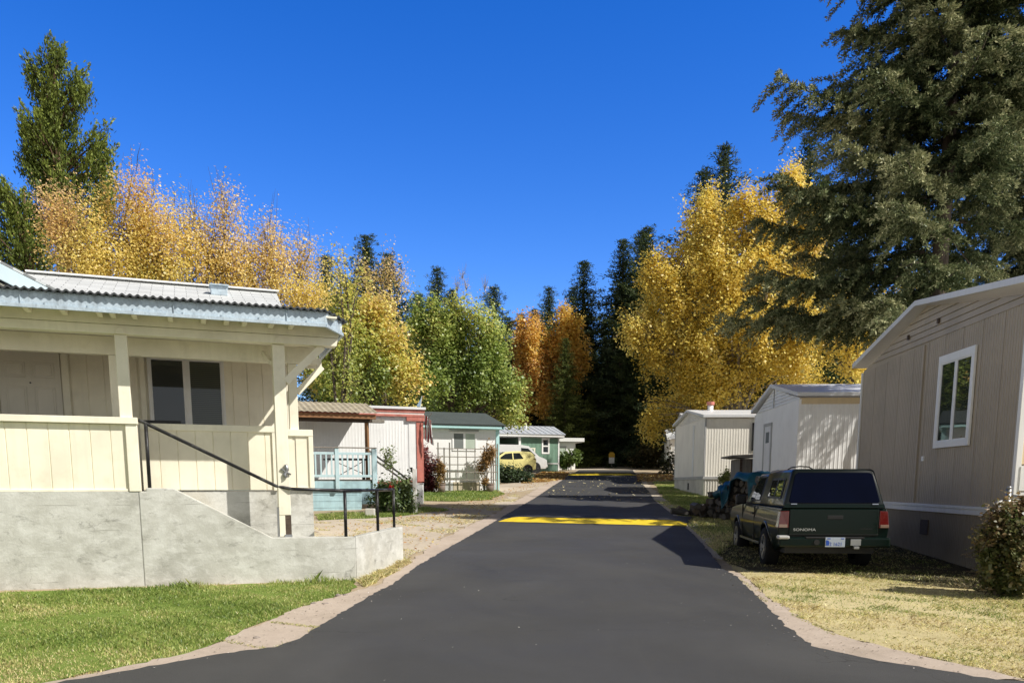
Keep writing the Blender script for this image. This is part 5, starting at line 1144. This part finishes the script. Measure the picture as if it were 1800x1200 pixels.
def pine_mesh(H, Rb, seed, z0=.12, style='pine', pal=None, dens=1.0, quad=.5):
    r = np.random.default_rng(seed); V = []; cols = []; m = MB()
    m.tube([(0, 0, -.3), (0, 0, H*.5), (0, 0, H*.97)], [H*.016, H*.010, .02], 7)
    z = H*z0; pal = np.array(pal); lean = r.uniform(0, 6.28)
    while z < H*.985:
        f = (z-H*z0)/(H*(1-z0)); L0 = Rb*((1-f)**(.80 if style == 'pine' else .88))*(.6+.4*min(1, f*5+.3))+.10
        nb = r.integers(4, 7); a0 = r.uniform(0, 6.28)
        for b in range(nb):
            L = L0*r.uniform(.40, 1.22); a = a0+6.28*b/nb+r.normal()*.25; up = (.32-.45*(1-f))*r.uniform(.6, 1.3) if style == 'pine' else -.12-.22*(1-f)+r.normal()*.05
            d = np.array([np.cos(a), np.sin(a), up]); p0 = np.array([0, 0, z]); nk = max(2, int(L/quad*2.1*dens))
            s = np.linspace(.22 if style == 'pine' else .1, 1.0, nk); pts = p0+d*(L*s)[:, None]; pts[:, 2] += (.16*L*s**2 if style == 'pine' else -.05*L*s+.12*L*s**3)
            if f < .93 and b % 2 == 0: m.tube([tuple(p0), tuple(pts[-1])], [.012*H*.18*(1-f)+.012, .008], 3, False)
            for q, sv in zip(pts, s):
                nq = 24 if style == 'pine' else 18
                w = quad*(1.05-.35*sv)*(.62+.38*min(1, (1-f)*3.2)); cen = q+r.normal(size=(nq, 3))*np.array([.42, .42, .27])*w
                outd = unit(d*.8+r.normal(size=(nq, 3))*.75+np.array([0, 0, .28]))
                nn = unit(np.cross(outd, r.normal(size=(nq, 3))))
                V.append(leaf_quads(cen+outd*w*.25, nn, np.full(nq, w*.66)*r.uniform(.7, 1.25, nq), np.full(nq, .26), r, outd))
                g = r.random(nq)*.55+.45*sv; g = np.clip(g, 0, .999)*(len(pal)-1); i0 = g.astype(int)
                cols.append((pal[i0]*(1-(g-i0))[:, None]+pal[np.minimum(i0+1, len(pal)-1)]*(g-i0)[:, None])*r.uniform(.65, 1.2, nq)[:, None])
        z += H*.021*r.uniform(.8, 1.25)*(1.15-.5*f)+.12
    crown = np_mesh('crown', np.concatenate(V), 4, np.concatenate(cols)); crown.materials.append(M['needle'])
    tm = bpy.data.meshes.new('trunk'); tm.from_pydata([tuple(v) for v in m.v], [], m.f); tm.materials.append(M['bark'])
    return crown, tm, H
DK = [(.035, .055, .022), (.075, .11, .042), (.14, .18, .065)]
DK2 = [(.036, .056, .030), (.075, .11, .056), (.14, .18, .085)]
OLV = [(.06, .08, .022), (.12, .15, .038), (.20, .23, .065)]
PM = [pine_mesh(20, 4.9, 11, .14, 'pine', DK, .85, .58), pine_mesh(20, 4.4, 12, .10, 'pine', DK2, .85, .56), pine_mesh(20, 5.2, 13, .06, 'fir', DK2, 1., .62), pine_mesh(20, 4.4, 14, .04, 'fir', OLV, 1., .62), pine_mesh(20, 4.3, 15, .2, 'pine', DK, .85, .56)]
def pine(px, py, Y, variant, label, group=None, wide=1., rz=None, name='pine_tree'):
    top = at(px, py, Y); b = Vector((top.x, Y, gz(top.x, Y)-.1)); H = top.z-b.z; cr, tm, H0 = PM[variant]; s = H/H0
    t = bpy.data.objects.new(name, None); COL.objects.link(t); t.location = b; t.scale = (s*wide, s*wide, s); t.rotation_euler = (0, 0, rz if rz is not None else random.uniform(0, 6.28)); ORG[t.name] = None
    tag(t, label, 'tree', group)
    for nme, me in (('crown', cr), ('trunk', tm)):
        o = bpy.data.objects.new(nme, me); COL.objects.link(o); o.parent = t
    return t
GP = 'dark pines rising behind the yellow trees'
for px, py, Y, v, lab, w in (
    (643, 408, 66, 0, 'tallest dark pine above the left maples, with a pale leafy tree in front', .95),
    (683, 440, 68, 4, 'slimmer dark pine close right of the tallest pine over the left maples', 1.),
    (573, 446, 60, 1, 'dark pine tip just right of the bare twigs of the yellow tree row', 1.1),
    (768, 466, 72, 0, 'dark pine standing alone above the green maple', .85), (795, 506, 74, 1, 'low dark pine shoulder beside the lone pine over the green maple', 1.),
    (735, 512, 75, 4, 'small dark pine tip left of the lone pine over the green maple', 1.),
    (868, 499, 80, 4, 'dark pine with a blunt top right of the leafless grey tree', 1.1), (893, 556, 82, 1, 'short dark pine beside the blunt topped pine', 1.2),
    (965, 501, 92, 0, 'slender pine above the orange tree left of the road', .85), (940, 541, 90, 1, 'lower pine left of the slender one above the orange tree', 1.1), (917, 548, 86, 4, 'faint pine tip over the left edge of the orange tree', 1.),
    (1027, 455, 82, 2, 'dark spire shaped fir just left of the road gap', 1.05), (1008, 500, 86, 0, 'shorter dark pine touching the spire shaped fir by the road gap', .9),
    (1096, 417, 80, 2, 'dark fir spire just right of the road gap', 1.05), (1140, 392, 78, 4, 'twin topped dark pine left of the big yellow maple', .9), (1128, 402, 84, 1, 'second top of the dark pine pair left of the big yellow maple', .9),
    (1275, 250, 70, 1, 'tallest dark pine, rising out of the big yellow maple', .92), (1238, 293, 72, 4, 'dark pine tip left of the tallest pine in the big yellow maple', .9),
    (1424, 232, 50, 0, 'dark pine behind the left branch tips of the large spruce', .8), (1452, 300, 54, 4, 'dark pine partly lost behind the large spruce', .9)):
    pine(px, py, Y, v, lab, None, w*1.28)
# dark firs closing the end of the road, mostly in one another's shade
for px, py, Y, v, w in ((1062, 560, 112, 2, 1.1), (1045, 600, 104, 3, 1.2), (1078, 590, 108, 2, 1.2), (1098, 560, 100, 2, 1.2), (1122, 520, 92, 2, 1.25), (1150, 540, 86, 3, 1.3), (1172, 560, 82, 2, 1.3), (1112, 600, 90, 3, 1.3), (1135, 620, 80, 2, 1.4), (1160, 640, 74, 2, 1.3),
    (1195, 560, 84, 2, 1.3), (1220, 520, 90, 0, 1.2), (1250, 500, 92, 2, 1.3), (1300, 470, 88, 0, 1.2), (1340, 440, 90, 2, 1.3), (1380, 430, 86, 0, 1.3), (1020, 610, 100, 2, 1.3), (985, 620, 98, 3, 1.3), (955, 640, 100, 2, 1.3), (925, 640, 104, 0, 1.4), (890, 650, 100, 2, 1.4), (850, 640, 104, 0, 1.4),
    (810, 640, 100, 2, 1.4), (765, 640, 98, 0, 1.4), (720, 620, 92, 2, 1.4), (670, 620, 90, 0, 1.4), (620, 610, 86, 2, 1.4), (560, 600, 84, 0, 1.4), (1440, 460, 80, 2, 1.4), (1500, 440, 78, 0, 1.3), (1080, 660, 128, 2, 1.5), (1055, 680, 132, 3, 1.6), (1103, 670, 124, 2, 1.5), (1030, 670, 126, 2, 1.5), (1000, 680, 122, 0, 1.5)):
    pine(px, py, Y, v, 'dark fir in the shaded wood closing off the end of the road', 'firs of the wood behind the road end', w, None, 'fir_tree')
# off to the right, out of the frame: they throw the shade on the end of the road
for x, y, H in ((26, 64, 17), (33, 92, 22), (20, 98, 20), (34, 68, 18)):
    cr, tm, H0 = PM[2]; t = bpy.data.objects.new('fir_tree', None); COL.objects.link(t); t.location = (x, y, gz(x, y)); t.scale = (H/H0*1.2, H/H0*1.2, H/H0); t.rotation_euler = (0, 0, random.uniform(0, 6)); ORG[t.name] = None
    tag(t, 'dark fir behind the big yellow maple and the trailer homes', 'tree', 'firs behind the trailer homes')
    for nme, me in (('crown', cr), ('trunk', tm)):
        q = bpy.data.objects.new(nme, me); COL.objects.link(q); q.parent = t
pine(994, 588, 73.5, 3, 'cone shaped olive green fir beside the road, in front of the orange tree', None, 1.25, 1.0, 'fir_tree')
pine(1038, 690, 78, 3, 'smaller olive fir at the left side of the road end', None, 1.3, 2.0, 'fir_tree')
pine(1056, 715, 88, 3, 'young sunlit fir at the very end of the road', None, 1.5, 3.0, 'fir_tree')
# autumn trees
GOLD = [(.30, .30, .06), (.74, .61, .14), (.90, .70, .21), (.92, .67, .26), (.86, .62, .34)]
TAN = [(.52, .48, .09), (.86, .69, .14), (.90, .70, .21), (.88, .68, .26), (.82, .63, .31)]
YELG = [(.16, .24, .05), (.38, .45, .09), (.66, .64, .15), (.90, .74, .20), (.93, .62, .32)]
GREENY = [(.16, .24, .05), (.34, .44, .10), (.56, .62, .17), (.80, .72, .24), (.93, .66, .32)]
ORNG = [(.36, .32, .05), (.80, .60, .12), (.90, .62, .14), (.86, .52, .15), (.70, .42, .15)]
YELL = [(.34, .28, .045), (.74, .56, .09), (.95, .74, .17), (.97, .80, .23), (.94, .70, .30)]
broad_tree('autumn_tree', 'orange gold tree with a tall pinkish spire beside the cedar', 27, [(235, 420, 62, 85, .5), (150, 440, 70, 70, .5), (290, 450, 60, 75, .45), (236, 345, 24, 46, .85), (115, 385, 38, 40, .95), (200, 480, 120, 50, .4), (262, 385, 30, 40, .6)], GOLD, .078, 1.25, 21, 200, .10, bare=16, sparse_top=.2, per_k=2.2, sig=.36)
broad_tree('autumn_tree', 'tan and yellow tree with bare twig tips, middle of the row behind the cream house', 28, [(385, 430, 48, 75, .75), (328, 450, 40, 75, .35), (398, 375, 22, 38, .95), (330, 400, 18, 34, .6), (370, 490, 70, 50, .5)], TAN, .075, 1.25, 22, 370, .09, bare=22, sparse_top=.3, per_k=2.1, sig=.36)
broad_tree('autumn_tree', 'thin peach coloured tree with bare twigs, above the right end of the shingle roof', 29, [(475, 465, 50, 58, .85), (535, 485, 42, 55, .75), (472, 415, 24, 34, .95), (440, 490, 50, 50, .45), (520, 520, 60, 40, .5)], TAN, .075, 1.2, 23, 480, .09, bare=26, sparse_top=.3, per_k=2.1, sig=.36)
broad_tree('autumn_tree', 'slim pale yellow tree with airy top beside the porch roof corner', 36, [(600, 520, 42, 75, .7), (602, 455, 16, 40, .8), (632, 500, 20, 40, .7), (575, 560, 40, 50, .6), (585, 640, 50, 56, .4), (622, 680, 44, 40, .3)], YELG, .12, .5, 24, 600, .12, sparse_top=.5, bare=6)
broad_tree('maple_tree', 'large yellow green maple with peach patches above the white trailer home', 41, [(620, 600, 70, 85, .50), (690, 620, 50, 75, .62), (575, 640, 55, 80, .40), (640, 680, 90, 60, .22), (655, 560, 45, 45, .75), (560, 590, 40, 50, .6), (715, 670, 35, 60, .55)], YELG, .16, .85, 25, 630, .15, per_k=1.1, spike=1.0)
broad_tree('autumn_tree', 'sparse pale gold tree in front of the tallest dark pine', 46, [(690, 500, 34, 55, .8), (655, 500, 28, 40, .8), (680, 545, 50, 40, .75)], TAN, .12, .42, 26, 680, .12, bare=8, sparse_top=.3)
broad_tree('maple_tree', 'broad green maple with an orange streak, above the aqua trimmed home', 47, [(760, 610, 62, 85, .42), (830, 630, 75, 90, .28), (735, 560, 26, 44, .35), (800, 572, 38, 45, .45), (870, 670, 60, 70, .25), (790, 690, 80, 55, .2), (772, 575, 24, 45, .85), (845, 580, 40, 40, .35), (900, 710, 40, 40, .45)], GREENY, .16, .85, 27, 810, .2, per_k=1.1, spike=1.05)
broad_tree('bare_tree', 'leafless grey twiggy tree top between the maple and the dark pine', 62, [(830, 545, 34, 45, .9), (815, 530, 14, 30, .9)], TAN, .10, .05, 28, 830, .11, bark='bark_pale', bare=90)
broad_tree('autumn_tree', 'orange tree left of the road, partly behind the cone shaped fir', 77, [(930, 620, 40, 65, .7), (985, 590, 40, 52, .4), (1010, 640, 30, 48, .4), (945, 690, 45, 60, .6), (975, 660, 45, 60, .5)], ORNG, .22, .75, 29, 965, .2, per_k=1.1)
broad_tree('bare_tree', 'leafless grey tree beside the dark gap of the road end', 86, [(1045, 640, 18, 50, .9)], TAN, .10, .06, 30, 1045, .14, bark='bark_pale', bare=70)
broad_tree('maple_tree', 'huge golden yellow maple with pale trunk towering behind the trailer homes', 46, [(1290, 490, 115, 115, .55), (1205, 530, 85, 105, .5), (1375, 470, 70, 110, .62), (1232, 405, 40, 66, .6), (1388, 350, 36, 60, .8), (1318, 400, 62, 66, .55), (1420, 420, 36, 70, .75), (1185, 640, 78, 95, .35), (1290, 620, 100, 90, .45), (1390, 600, 80, 90, .42), (1158, 740, 34, 48, .6), (1118, 575, 26, 44, .65), (1150, 500, 28, 50, .6), (1225, 700, 60, 50, .4), (1400, 690, 60, 40, .3), (1255, 350, 12, 30, .7)], YELL, .155, 1.0, 31, 1296, .21, spike=.95, per_k=1.25, bark='bark_pale', sparse_top=.15)
broad_tree('maple_tree', 'yellow tree glimpsed through the branches of the large spruce', 40, [(1470, 620, 80, 80, .5), (1560, 600, 80, 80, .5), (1640, 560, 80, 80, .6)], YELL, .18, .6, 32, 1520, .2)
# tall cedar on the left
def cedar(name, label, Y, lobes, seed, base_px, pal):
    r = np.random.default_rng(seed); rr = random.Random(seed); k = Y/F; b = at(base_px, 850, Y); b.z = gz(b.x, b.y); t = thing(name, label, 'tree', tuple(b)); V = []; cols = []; m = MB(); pal = np.array(pal)
    tops = max(at(l[0], l[1]-l[3], Y).z for l in lobes)
    tc = at(lobes[0][0], 300, Y)
    m.tube([tuple(b), (tc.x, Y, (b.z+tops)/2), (tc.x+.2, Y, tops-.4)], [.34, .22, .04], 8)
    for li, l in enumerate(lobes):
        c = np.array(at(l[0], l[1], Y)); rx, rz = l[2]*k*.70, l[3]*k*.84; nc = int(44*(rx*rz)**.85)+8
        d = unit(r.normal(size=(nc, 3))); cc = c+d*np.array([rx, rx, rz])*(r.random(nc)**.4)[:, None]*(1+.2*np.sin(d[:, 0]*6+li)+.15*np.sin(d[:, 2]*9))[:, None]
        for q in cc[:14]:
            m.tube([(tc.x, Y, q[2]-.8-.3*abs(q[0]-tc.x)), tuple(q)], [.05, .012], 4, False)
        n = 75; idx = np.repeat(np.arange(nc), n); N = len(idx)
        od = unit((cc-np.array([tc.x, Y, 0]))*np.array([1, 1, 0])+1e-3)
        ax = unit(od*.35+np.array([0, 0, 1.])+r.normal(size=(nc, 3))*.22)
        s = r.random(N); lp = cc[idx]+ax[idx]*(s*.95-.4)[:, None]+r.normal(size=(N, 3))*(.17*(1.15-s))[:, None]
        al = unit(ax[idx]+r.normal(size=(N, 3))*.35); nr = unit(np.cross(al, r.normal(size=(N, 3)))+SD*.25)
        nr = unit(nr-(nr*al).sum(1, keepdims=True)*al)
        V.append(leaf_quads(lp, nr, r.uniform(.08, .19, N), r.uniform(.25, .42, N), r, al))
        g = np.clip(.45*s+.3*r.random(N)+.22*wob3(cc, 1.3, seed)[idx], 0, .999)*(len(pal)-1); i0 = g.astype(int); f = (g-i0)[:, None]
        cols.append((pal[i0]*(1-f)+pal[np.minimum(i0+1, len(pal)-1)]*f)*r.uniform(.7, 1.2, N)[:, None])
    link('crown', np_mesh('crown', np.concatenate(V)-np.array(b), 4, np.concatenate(cols)), M['needle'], t)
    m.build('trunk', M['bark_red'], t, True, fix=False); return t
CED = [(.08, .11, .025), (.18, .23, .045), (.30, .36, .07), (.42, .45, .11)]
cedar('cedar_tree', 'tall bright green cedar with lobed columns, at the left edge behind the cream house', 35, [(100, 180, 44, 70), (96, 120, 26, 38), (140, 160, 26, 40), (72, 230, 40, 50), (110, 250, 50, 60), (60, 300, 36, 55), (105, 330, 55, 60), (178, 270, 24, 48), (170, 320, 36, 60), (130, 390, 60, 60), (70, 390, 40, 60), (60, 145, 14, 30), (185, 360, 26, 40), (60, 255, 36, 46)], 41, 100, CED)
cedar('cedar_tree', 'shorter cedar cut off by the left picture edge, above the cream house', 34, [(30, 380, 34, 55), (20, 440, 60, 60), (-30, 420, 50, 90), (60, 450, 50, 50), (10, 345, 14, 26)], 42, 10, CED)
# big blue-green spruce on the right
def spruce(name, label, x, y, H, Rb, seed, gap=True):
    r = np.random.default_rng(seed); b = Vector((x, y, gz(x, y))); t = thing(name, label, 'tree', tuple(b)); m = MB(); V = []; cols = []
    m.tube([(x, y, b.z-.1), (x+.05, y, b.z+H*.5), (x, y, b.z+H)], [.26, .15, .02], 9)
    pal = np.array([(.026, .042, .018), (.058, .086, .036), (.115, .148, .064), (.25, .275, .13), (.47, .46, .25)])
    z = 4.7
    while z < H-.2:
        f = z/H; L0 = Rb*(1-f)**.56*(1 if z > 5.4 else .8)+.2; nb = r.integers(9, 13); a0 = r.uniform(0, 6.28)
        for bi in range(nb):
            a = a0+6.28*bi/nb+r.normal()*.2
            if gap and z < 6.3 and r.random() < .55 and math.cos(a-3.0) < .5: continue
            L = L0*r.uniform(.62, 1.22)*(1-.45*abs(math.sin(a))**1.3); ns = max(6, int(L/.050)); s = np.linspace(.10, 1, ns)  # boughs shortened in depth to narrow the shadow band on the road
            if gap and z < 7.7 and math.cos(a+.38) > .45 and r.random() < .93: continue  # low sunward boughs left out so light dapples the trailer wall
            dz = (-.10*s-.20*s**2+.26*s**4)*L*(1.1-.5*f)+.10*L*s*f*1.6+r.normal()*.12*L*s
            pts = np.stack([x+np.cos(a)*L*s, y+np.sin(a)*L*s, b.z+z+dz+r.normal()*.10], 1)
            m.tube([tuple(p) for p in pts[::max(1, ns//5)]], list(np.linspace(.045*(1-f)+.014, .008, len(pts[::max(1, ns//5)]))), 4, False)
            side = np.array([-np.sin(a), np.cos(a), 0]); fwd = np.array([np.cos(a), np.sin(a), 0])
            for i, (p, sv) in enumerate(zip(pts, s)):
                if r.random() < (.5 if sv < .2 else .12): continue
                sg = 1 if i % 2 else -1; l2 = (.75*(1-abs(sv-.45)*.9)+.16)*min(1, L/2)*r.uniform(.5, 1.2)
                d2 = unit(side*sg*r.uniform(.5, 1)+fwd*r.uniform(.3, .9)+np.array([0, 0, -.16+r.normal()*.20])); k = max(3, int(l2/.034)); tt = np.linspace(.1, 1, k)
                c = p+d2*(l2*tt)[:, None]; c[:, 2] -= .30*l2*tt**2
                n = len(c)*6; cen = np.repeat(c, 6, 0)+r.normal(size=(n, 3))*.020
                al = unit(d2*.9+r.normal(size=(n, 3))*.75); nr = unit(np.cross(al, r.normal(size=(n, 3))))
                V.append(leaf_quads(cen+al*.05, nr, r.uniform(.06, .115, n), r.uniform(.24, .38, n), r, al))
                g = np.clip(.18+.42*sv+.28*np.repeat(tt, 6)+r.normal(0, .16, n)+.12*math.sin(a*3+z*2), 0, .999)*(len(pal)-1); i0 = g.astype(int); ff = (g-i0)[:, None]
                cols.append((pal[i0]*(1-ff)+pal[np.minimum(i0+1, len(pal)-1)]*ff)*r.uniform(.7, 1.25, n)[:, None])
        z += .60*r.uniform(.85, 1.2)+.10*(1-f)
    V = np.concatenate(V)
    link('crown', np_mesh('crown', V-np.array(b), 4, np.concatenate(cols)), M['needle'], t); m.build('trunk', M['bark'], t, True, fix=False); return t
sx = at(1668, 200, 19.8)
spruce('spruce_tree', 'large shaggy spruce with drooping boughs over the trailer homes on the right', sx.x, 19.8, 15.6, 5.6, 51)
spruce('spruce_tree', 'second spruce behind the big one, cut off by the right picture edge', 15.8, 24.5, 15, 5.0, 52, False)
# shrubs
def shrub(name, label, px, py, Y, lobes, pal, leaf, dens, seed, sig=.16, group=None, **k):
    return broad_tree(name, label, Y, lobes, pal, leaf, dens, seed, px, .03, sig=sig, group=group, cat='shrub', base_z=None, limbs=.5, spike=1.1, **k)
ROSE = [(.045, .085, .025), (.085, .14, .04), (.15, .21, .065), (.28, .33, .14)]
shrub('rose_bush', 'dark green leafy bush with a pale sprig, between the deck steps and the white post', 690, 900, 22.8, [(690, 872, 30, 22, .4), (710, 858, 16, 20, .6), (672, 880, 24, 26, .2), (684, 805, 7, 16, .85), (718, 880, 14, 20, .5)], ROSE, .085, 1.1, 61)
p = at(688, 855, 22.4); fb = thing('rose_flower', 'single red bloom on the dark bush near the steps', 'flower', tuple(p))
m = MB()
for k in range(9):
    a = k*2.4; q = Vector((math.cos(a)*.035, math.sin(a)*.03-.02, .02*math.sin(k*3))); m.quad(p+q*1.6+Vector((0, 0, .05)), p+q*.3+Vector((.03, 0, 0)), p+q*1.2-Vector((0, 0, .06)), p+q*2.1)
m.build('petals', M['flower'], fb)
REDP = [(.06, .015, .018), (.14, .025, .03), (.26, .06, .06), (.36, .16, .14)]
shrub('barberry_shrub', 'dark red leaved shrub at the corner between the red trim and the trellis', 750, 862, 33.6, [(750, 835, 13, 22, .4), (748, 805, 8, 16, .7), (760, 850, 9, 12, .3), (742, 858, 8, 10, .1), (764, 818, 6, 10, .8)], REDP, .10, 1.2, 62, sig=.15)
VINE = [(.16, .12, .03), (.36, .22, .06), (.48, .28, .10), (.40, .30, .14)]
shrub('climbing_plant', 'rusty brown climber on the left end of the trellis', 775, 860, 33.4, [(774, 828, 7, 22, .5), (772, 845, 6, 12, .4)], VINE, .085, .9, 63, sig=.12)
shrub('climbing_plant', 'rusty brown climber covering the right end of the trellis', 851, 858, 34.2, [(853, 806, 13, 14, .5), (848, 822, 6, 16, .5), (862, 795, 8, 10, .6), (852, 842, 5, 10, .5)], VINE, .085, .8, 64, sig=.12)
JUN = [(.030, .055, .025), (.05, .085, .035), (.085, .13, .05), (.13, .18, .07)]
shrub('juniper_bush', 'low spreading green juniper in front of the yellow hatchback', 890, 845, 43, [(888, 834, 22, 13, .5), (905, 838, 22, 9, .5), (878, 826, 10, 10, .6), (925, 841, 10, 5, .6)], JUN, .12, 1.1, 65, sig=.2)
shrub('round_bush', 'round bright green bush in front of the white shed', 1000, 818, 66, [(997, 807, 12, 10, .6), (1008, 804, 11, 10, .8), (990, 811, 8, 8, .5)], [(.05, .09, .02), (.09, .15, .03), (.16, .23, .05)], .2, 1.2, 66, sig=.25)
BROWNB = [(.05, .07, .02), (.11, .14, .04), (.19, .19, .07), (.34, .24, .12), (.46, .32, .20)]
shrub('garden_shrub', 'bushy olive and copper shrub in front of the brown home and wire fence', 1775, 1040, 10.0, [(1778, 965, 48, 70, .45), (1748, 985, 34, 46, .35), (1790, 920, 34, 40, .75), (1738, 940, 22, 26, .6), (1800, 1000, 44, 50, .3), (1765, 908, 20, 24, .8), (1765, 1025, 30, 24, .15)], BROWNB, .058, 1.0, 67, sig=.085)
shrub('weed_clump', 'yellow green weeds on the grey skirting above the woodpile', 1272, 842, 29.5, [(1270, 842, 16, 5, .6), (1277, 832, 3, 10, .6)], [(.16, .2, .04), (.36, .38, .1)], .07, .8, 68, sig=.1)
UND = [(.03, .045, .015), (.07, .075, .025), (.16, .13, .05), (.26, .19, .08)]
for i, (px, py, Y, l) in enumerate(((1042, 800, 92, [(1040, 790, 24, 16, .6), (1060, 796, 18, 12, .6)]), (1090, 800, 98, [(1090, 790, 26, 16, .3)]), (1140, 815, 72, [(1145, 800, 26, 18, .4), (1125, 808, 18, 12, .4)]), (1168, 815, 56, [(1170, 815, 14, 20, .2), (1176, 835, 10, 16, .3)]))):
    shrub('undergrowth_bush', ('straw coloured brush at the left of the road end', 'dim brush below the marker sign end of the road', 'leafy undergrowth at the right of the road end', 'dark bush against the end of the pale trailer strip')[i], px, py, Y, l, UND, .22, .9, 70+i, sig=.4)
# ------------------------------------------------------------------ sky, sun, camera
w = bpy.data.worlds.new('World'); scene.world = w; w.use_nodes = True; nt = w.node_tree; bg = nt.nodes['Background']
sk = nt.nodes.new('ShaderNodeTexSky'); sk.sky_type = 'NISHITA'; sk.sun_disc = False; sk.sun_elevation = R(SUN_EL); sk.sun_rotation = R(180-SUN_AZ)
sk.altitude = 1200; sk.air_density = 1.0; sk.dust_density = .15; sk.ozone_density = 3.0
def skytone(hue, sat, val):
    h_ = nt.nodes.new('ShaderNodeHueSaturation'); h_.inputs['Hue'].default_value = hue; h_.inputs['Saturation'].default_value = sat; h_.inputs['Value'].default_value = val
    nt.links.new(sk.outputs[0], h_.inputs['Color']); return h_.outputs[0]
# sky gain by direction: north boosted, south greyed, zenith dimmed to shape the fill
geo = nt.nodes.new('ShaderNodeTexCoord'); sep = nt.nodes.new('ShaderNodeSeparateXYZ'); nt.links.new(geo.outputs['Generated'], sep.inputs[0])
blend = ramp(nt, math_(nt, 'MULTIPLY_ADD', sep.outputs['Y'], .5, .5), [(.52, 0.), (.86, 1.)])
high = ramp(nt, sep.outputs['Z'], [(.50, 1.), (.72, .22)])
nt.links.new(mix(nt, mix(nt, skytone(.5, .20, .90), skytone(.519, 1.38, 1.98), blend), high, 1., 'MULTIPLY'), bg.inputs[0]); bg.inputs[1].default_value = .11
L = bpy.data.lights.new('sun', 'SUN'); L.energy = 5.0; L.angle = R(.5); L.color = (1, .95, .87); so = bpy.data.objects.new('sun', L); COL.objects.link(so)
so.rotation_euler = SUNDIR.to_track_quat('Z', 'Y').to_euler(); so.location = (30, -20, 40)
cam = bpy.data.cameras.new('camera'); co = bpy.data.objects.new('camera', cam); COL.objects.link(co); scene.camera = co
co.location = (0, 0, EYE); co.rotation_euler = (math.pi/2-pit, 0, 0); cam.sensor_width = 36; cam.lens = 36*F/1800; cam.clip_start = .1; cam.clip_end = 4000
cam.shift_y = (PY-600)/1800.
scene.view_settings.view_transform = 'Standard'; scene.view_settings.look = 'None'; scene.view_settings.exposure = 0; scene.view_settings.gamma = 1
scene.cycles.max_bounces = 6; scene.cycles.diffuse_bounces = 3; scene.cycles.transparent_max_bounces = 4; scene.cycles.use_denoising = True
scene.cycles.sample_clamp_indirect = 4
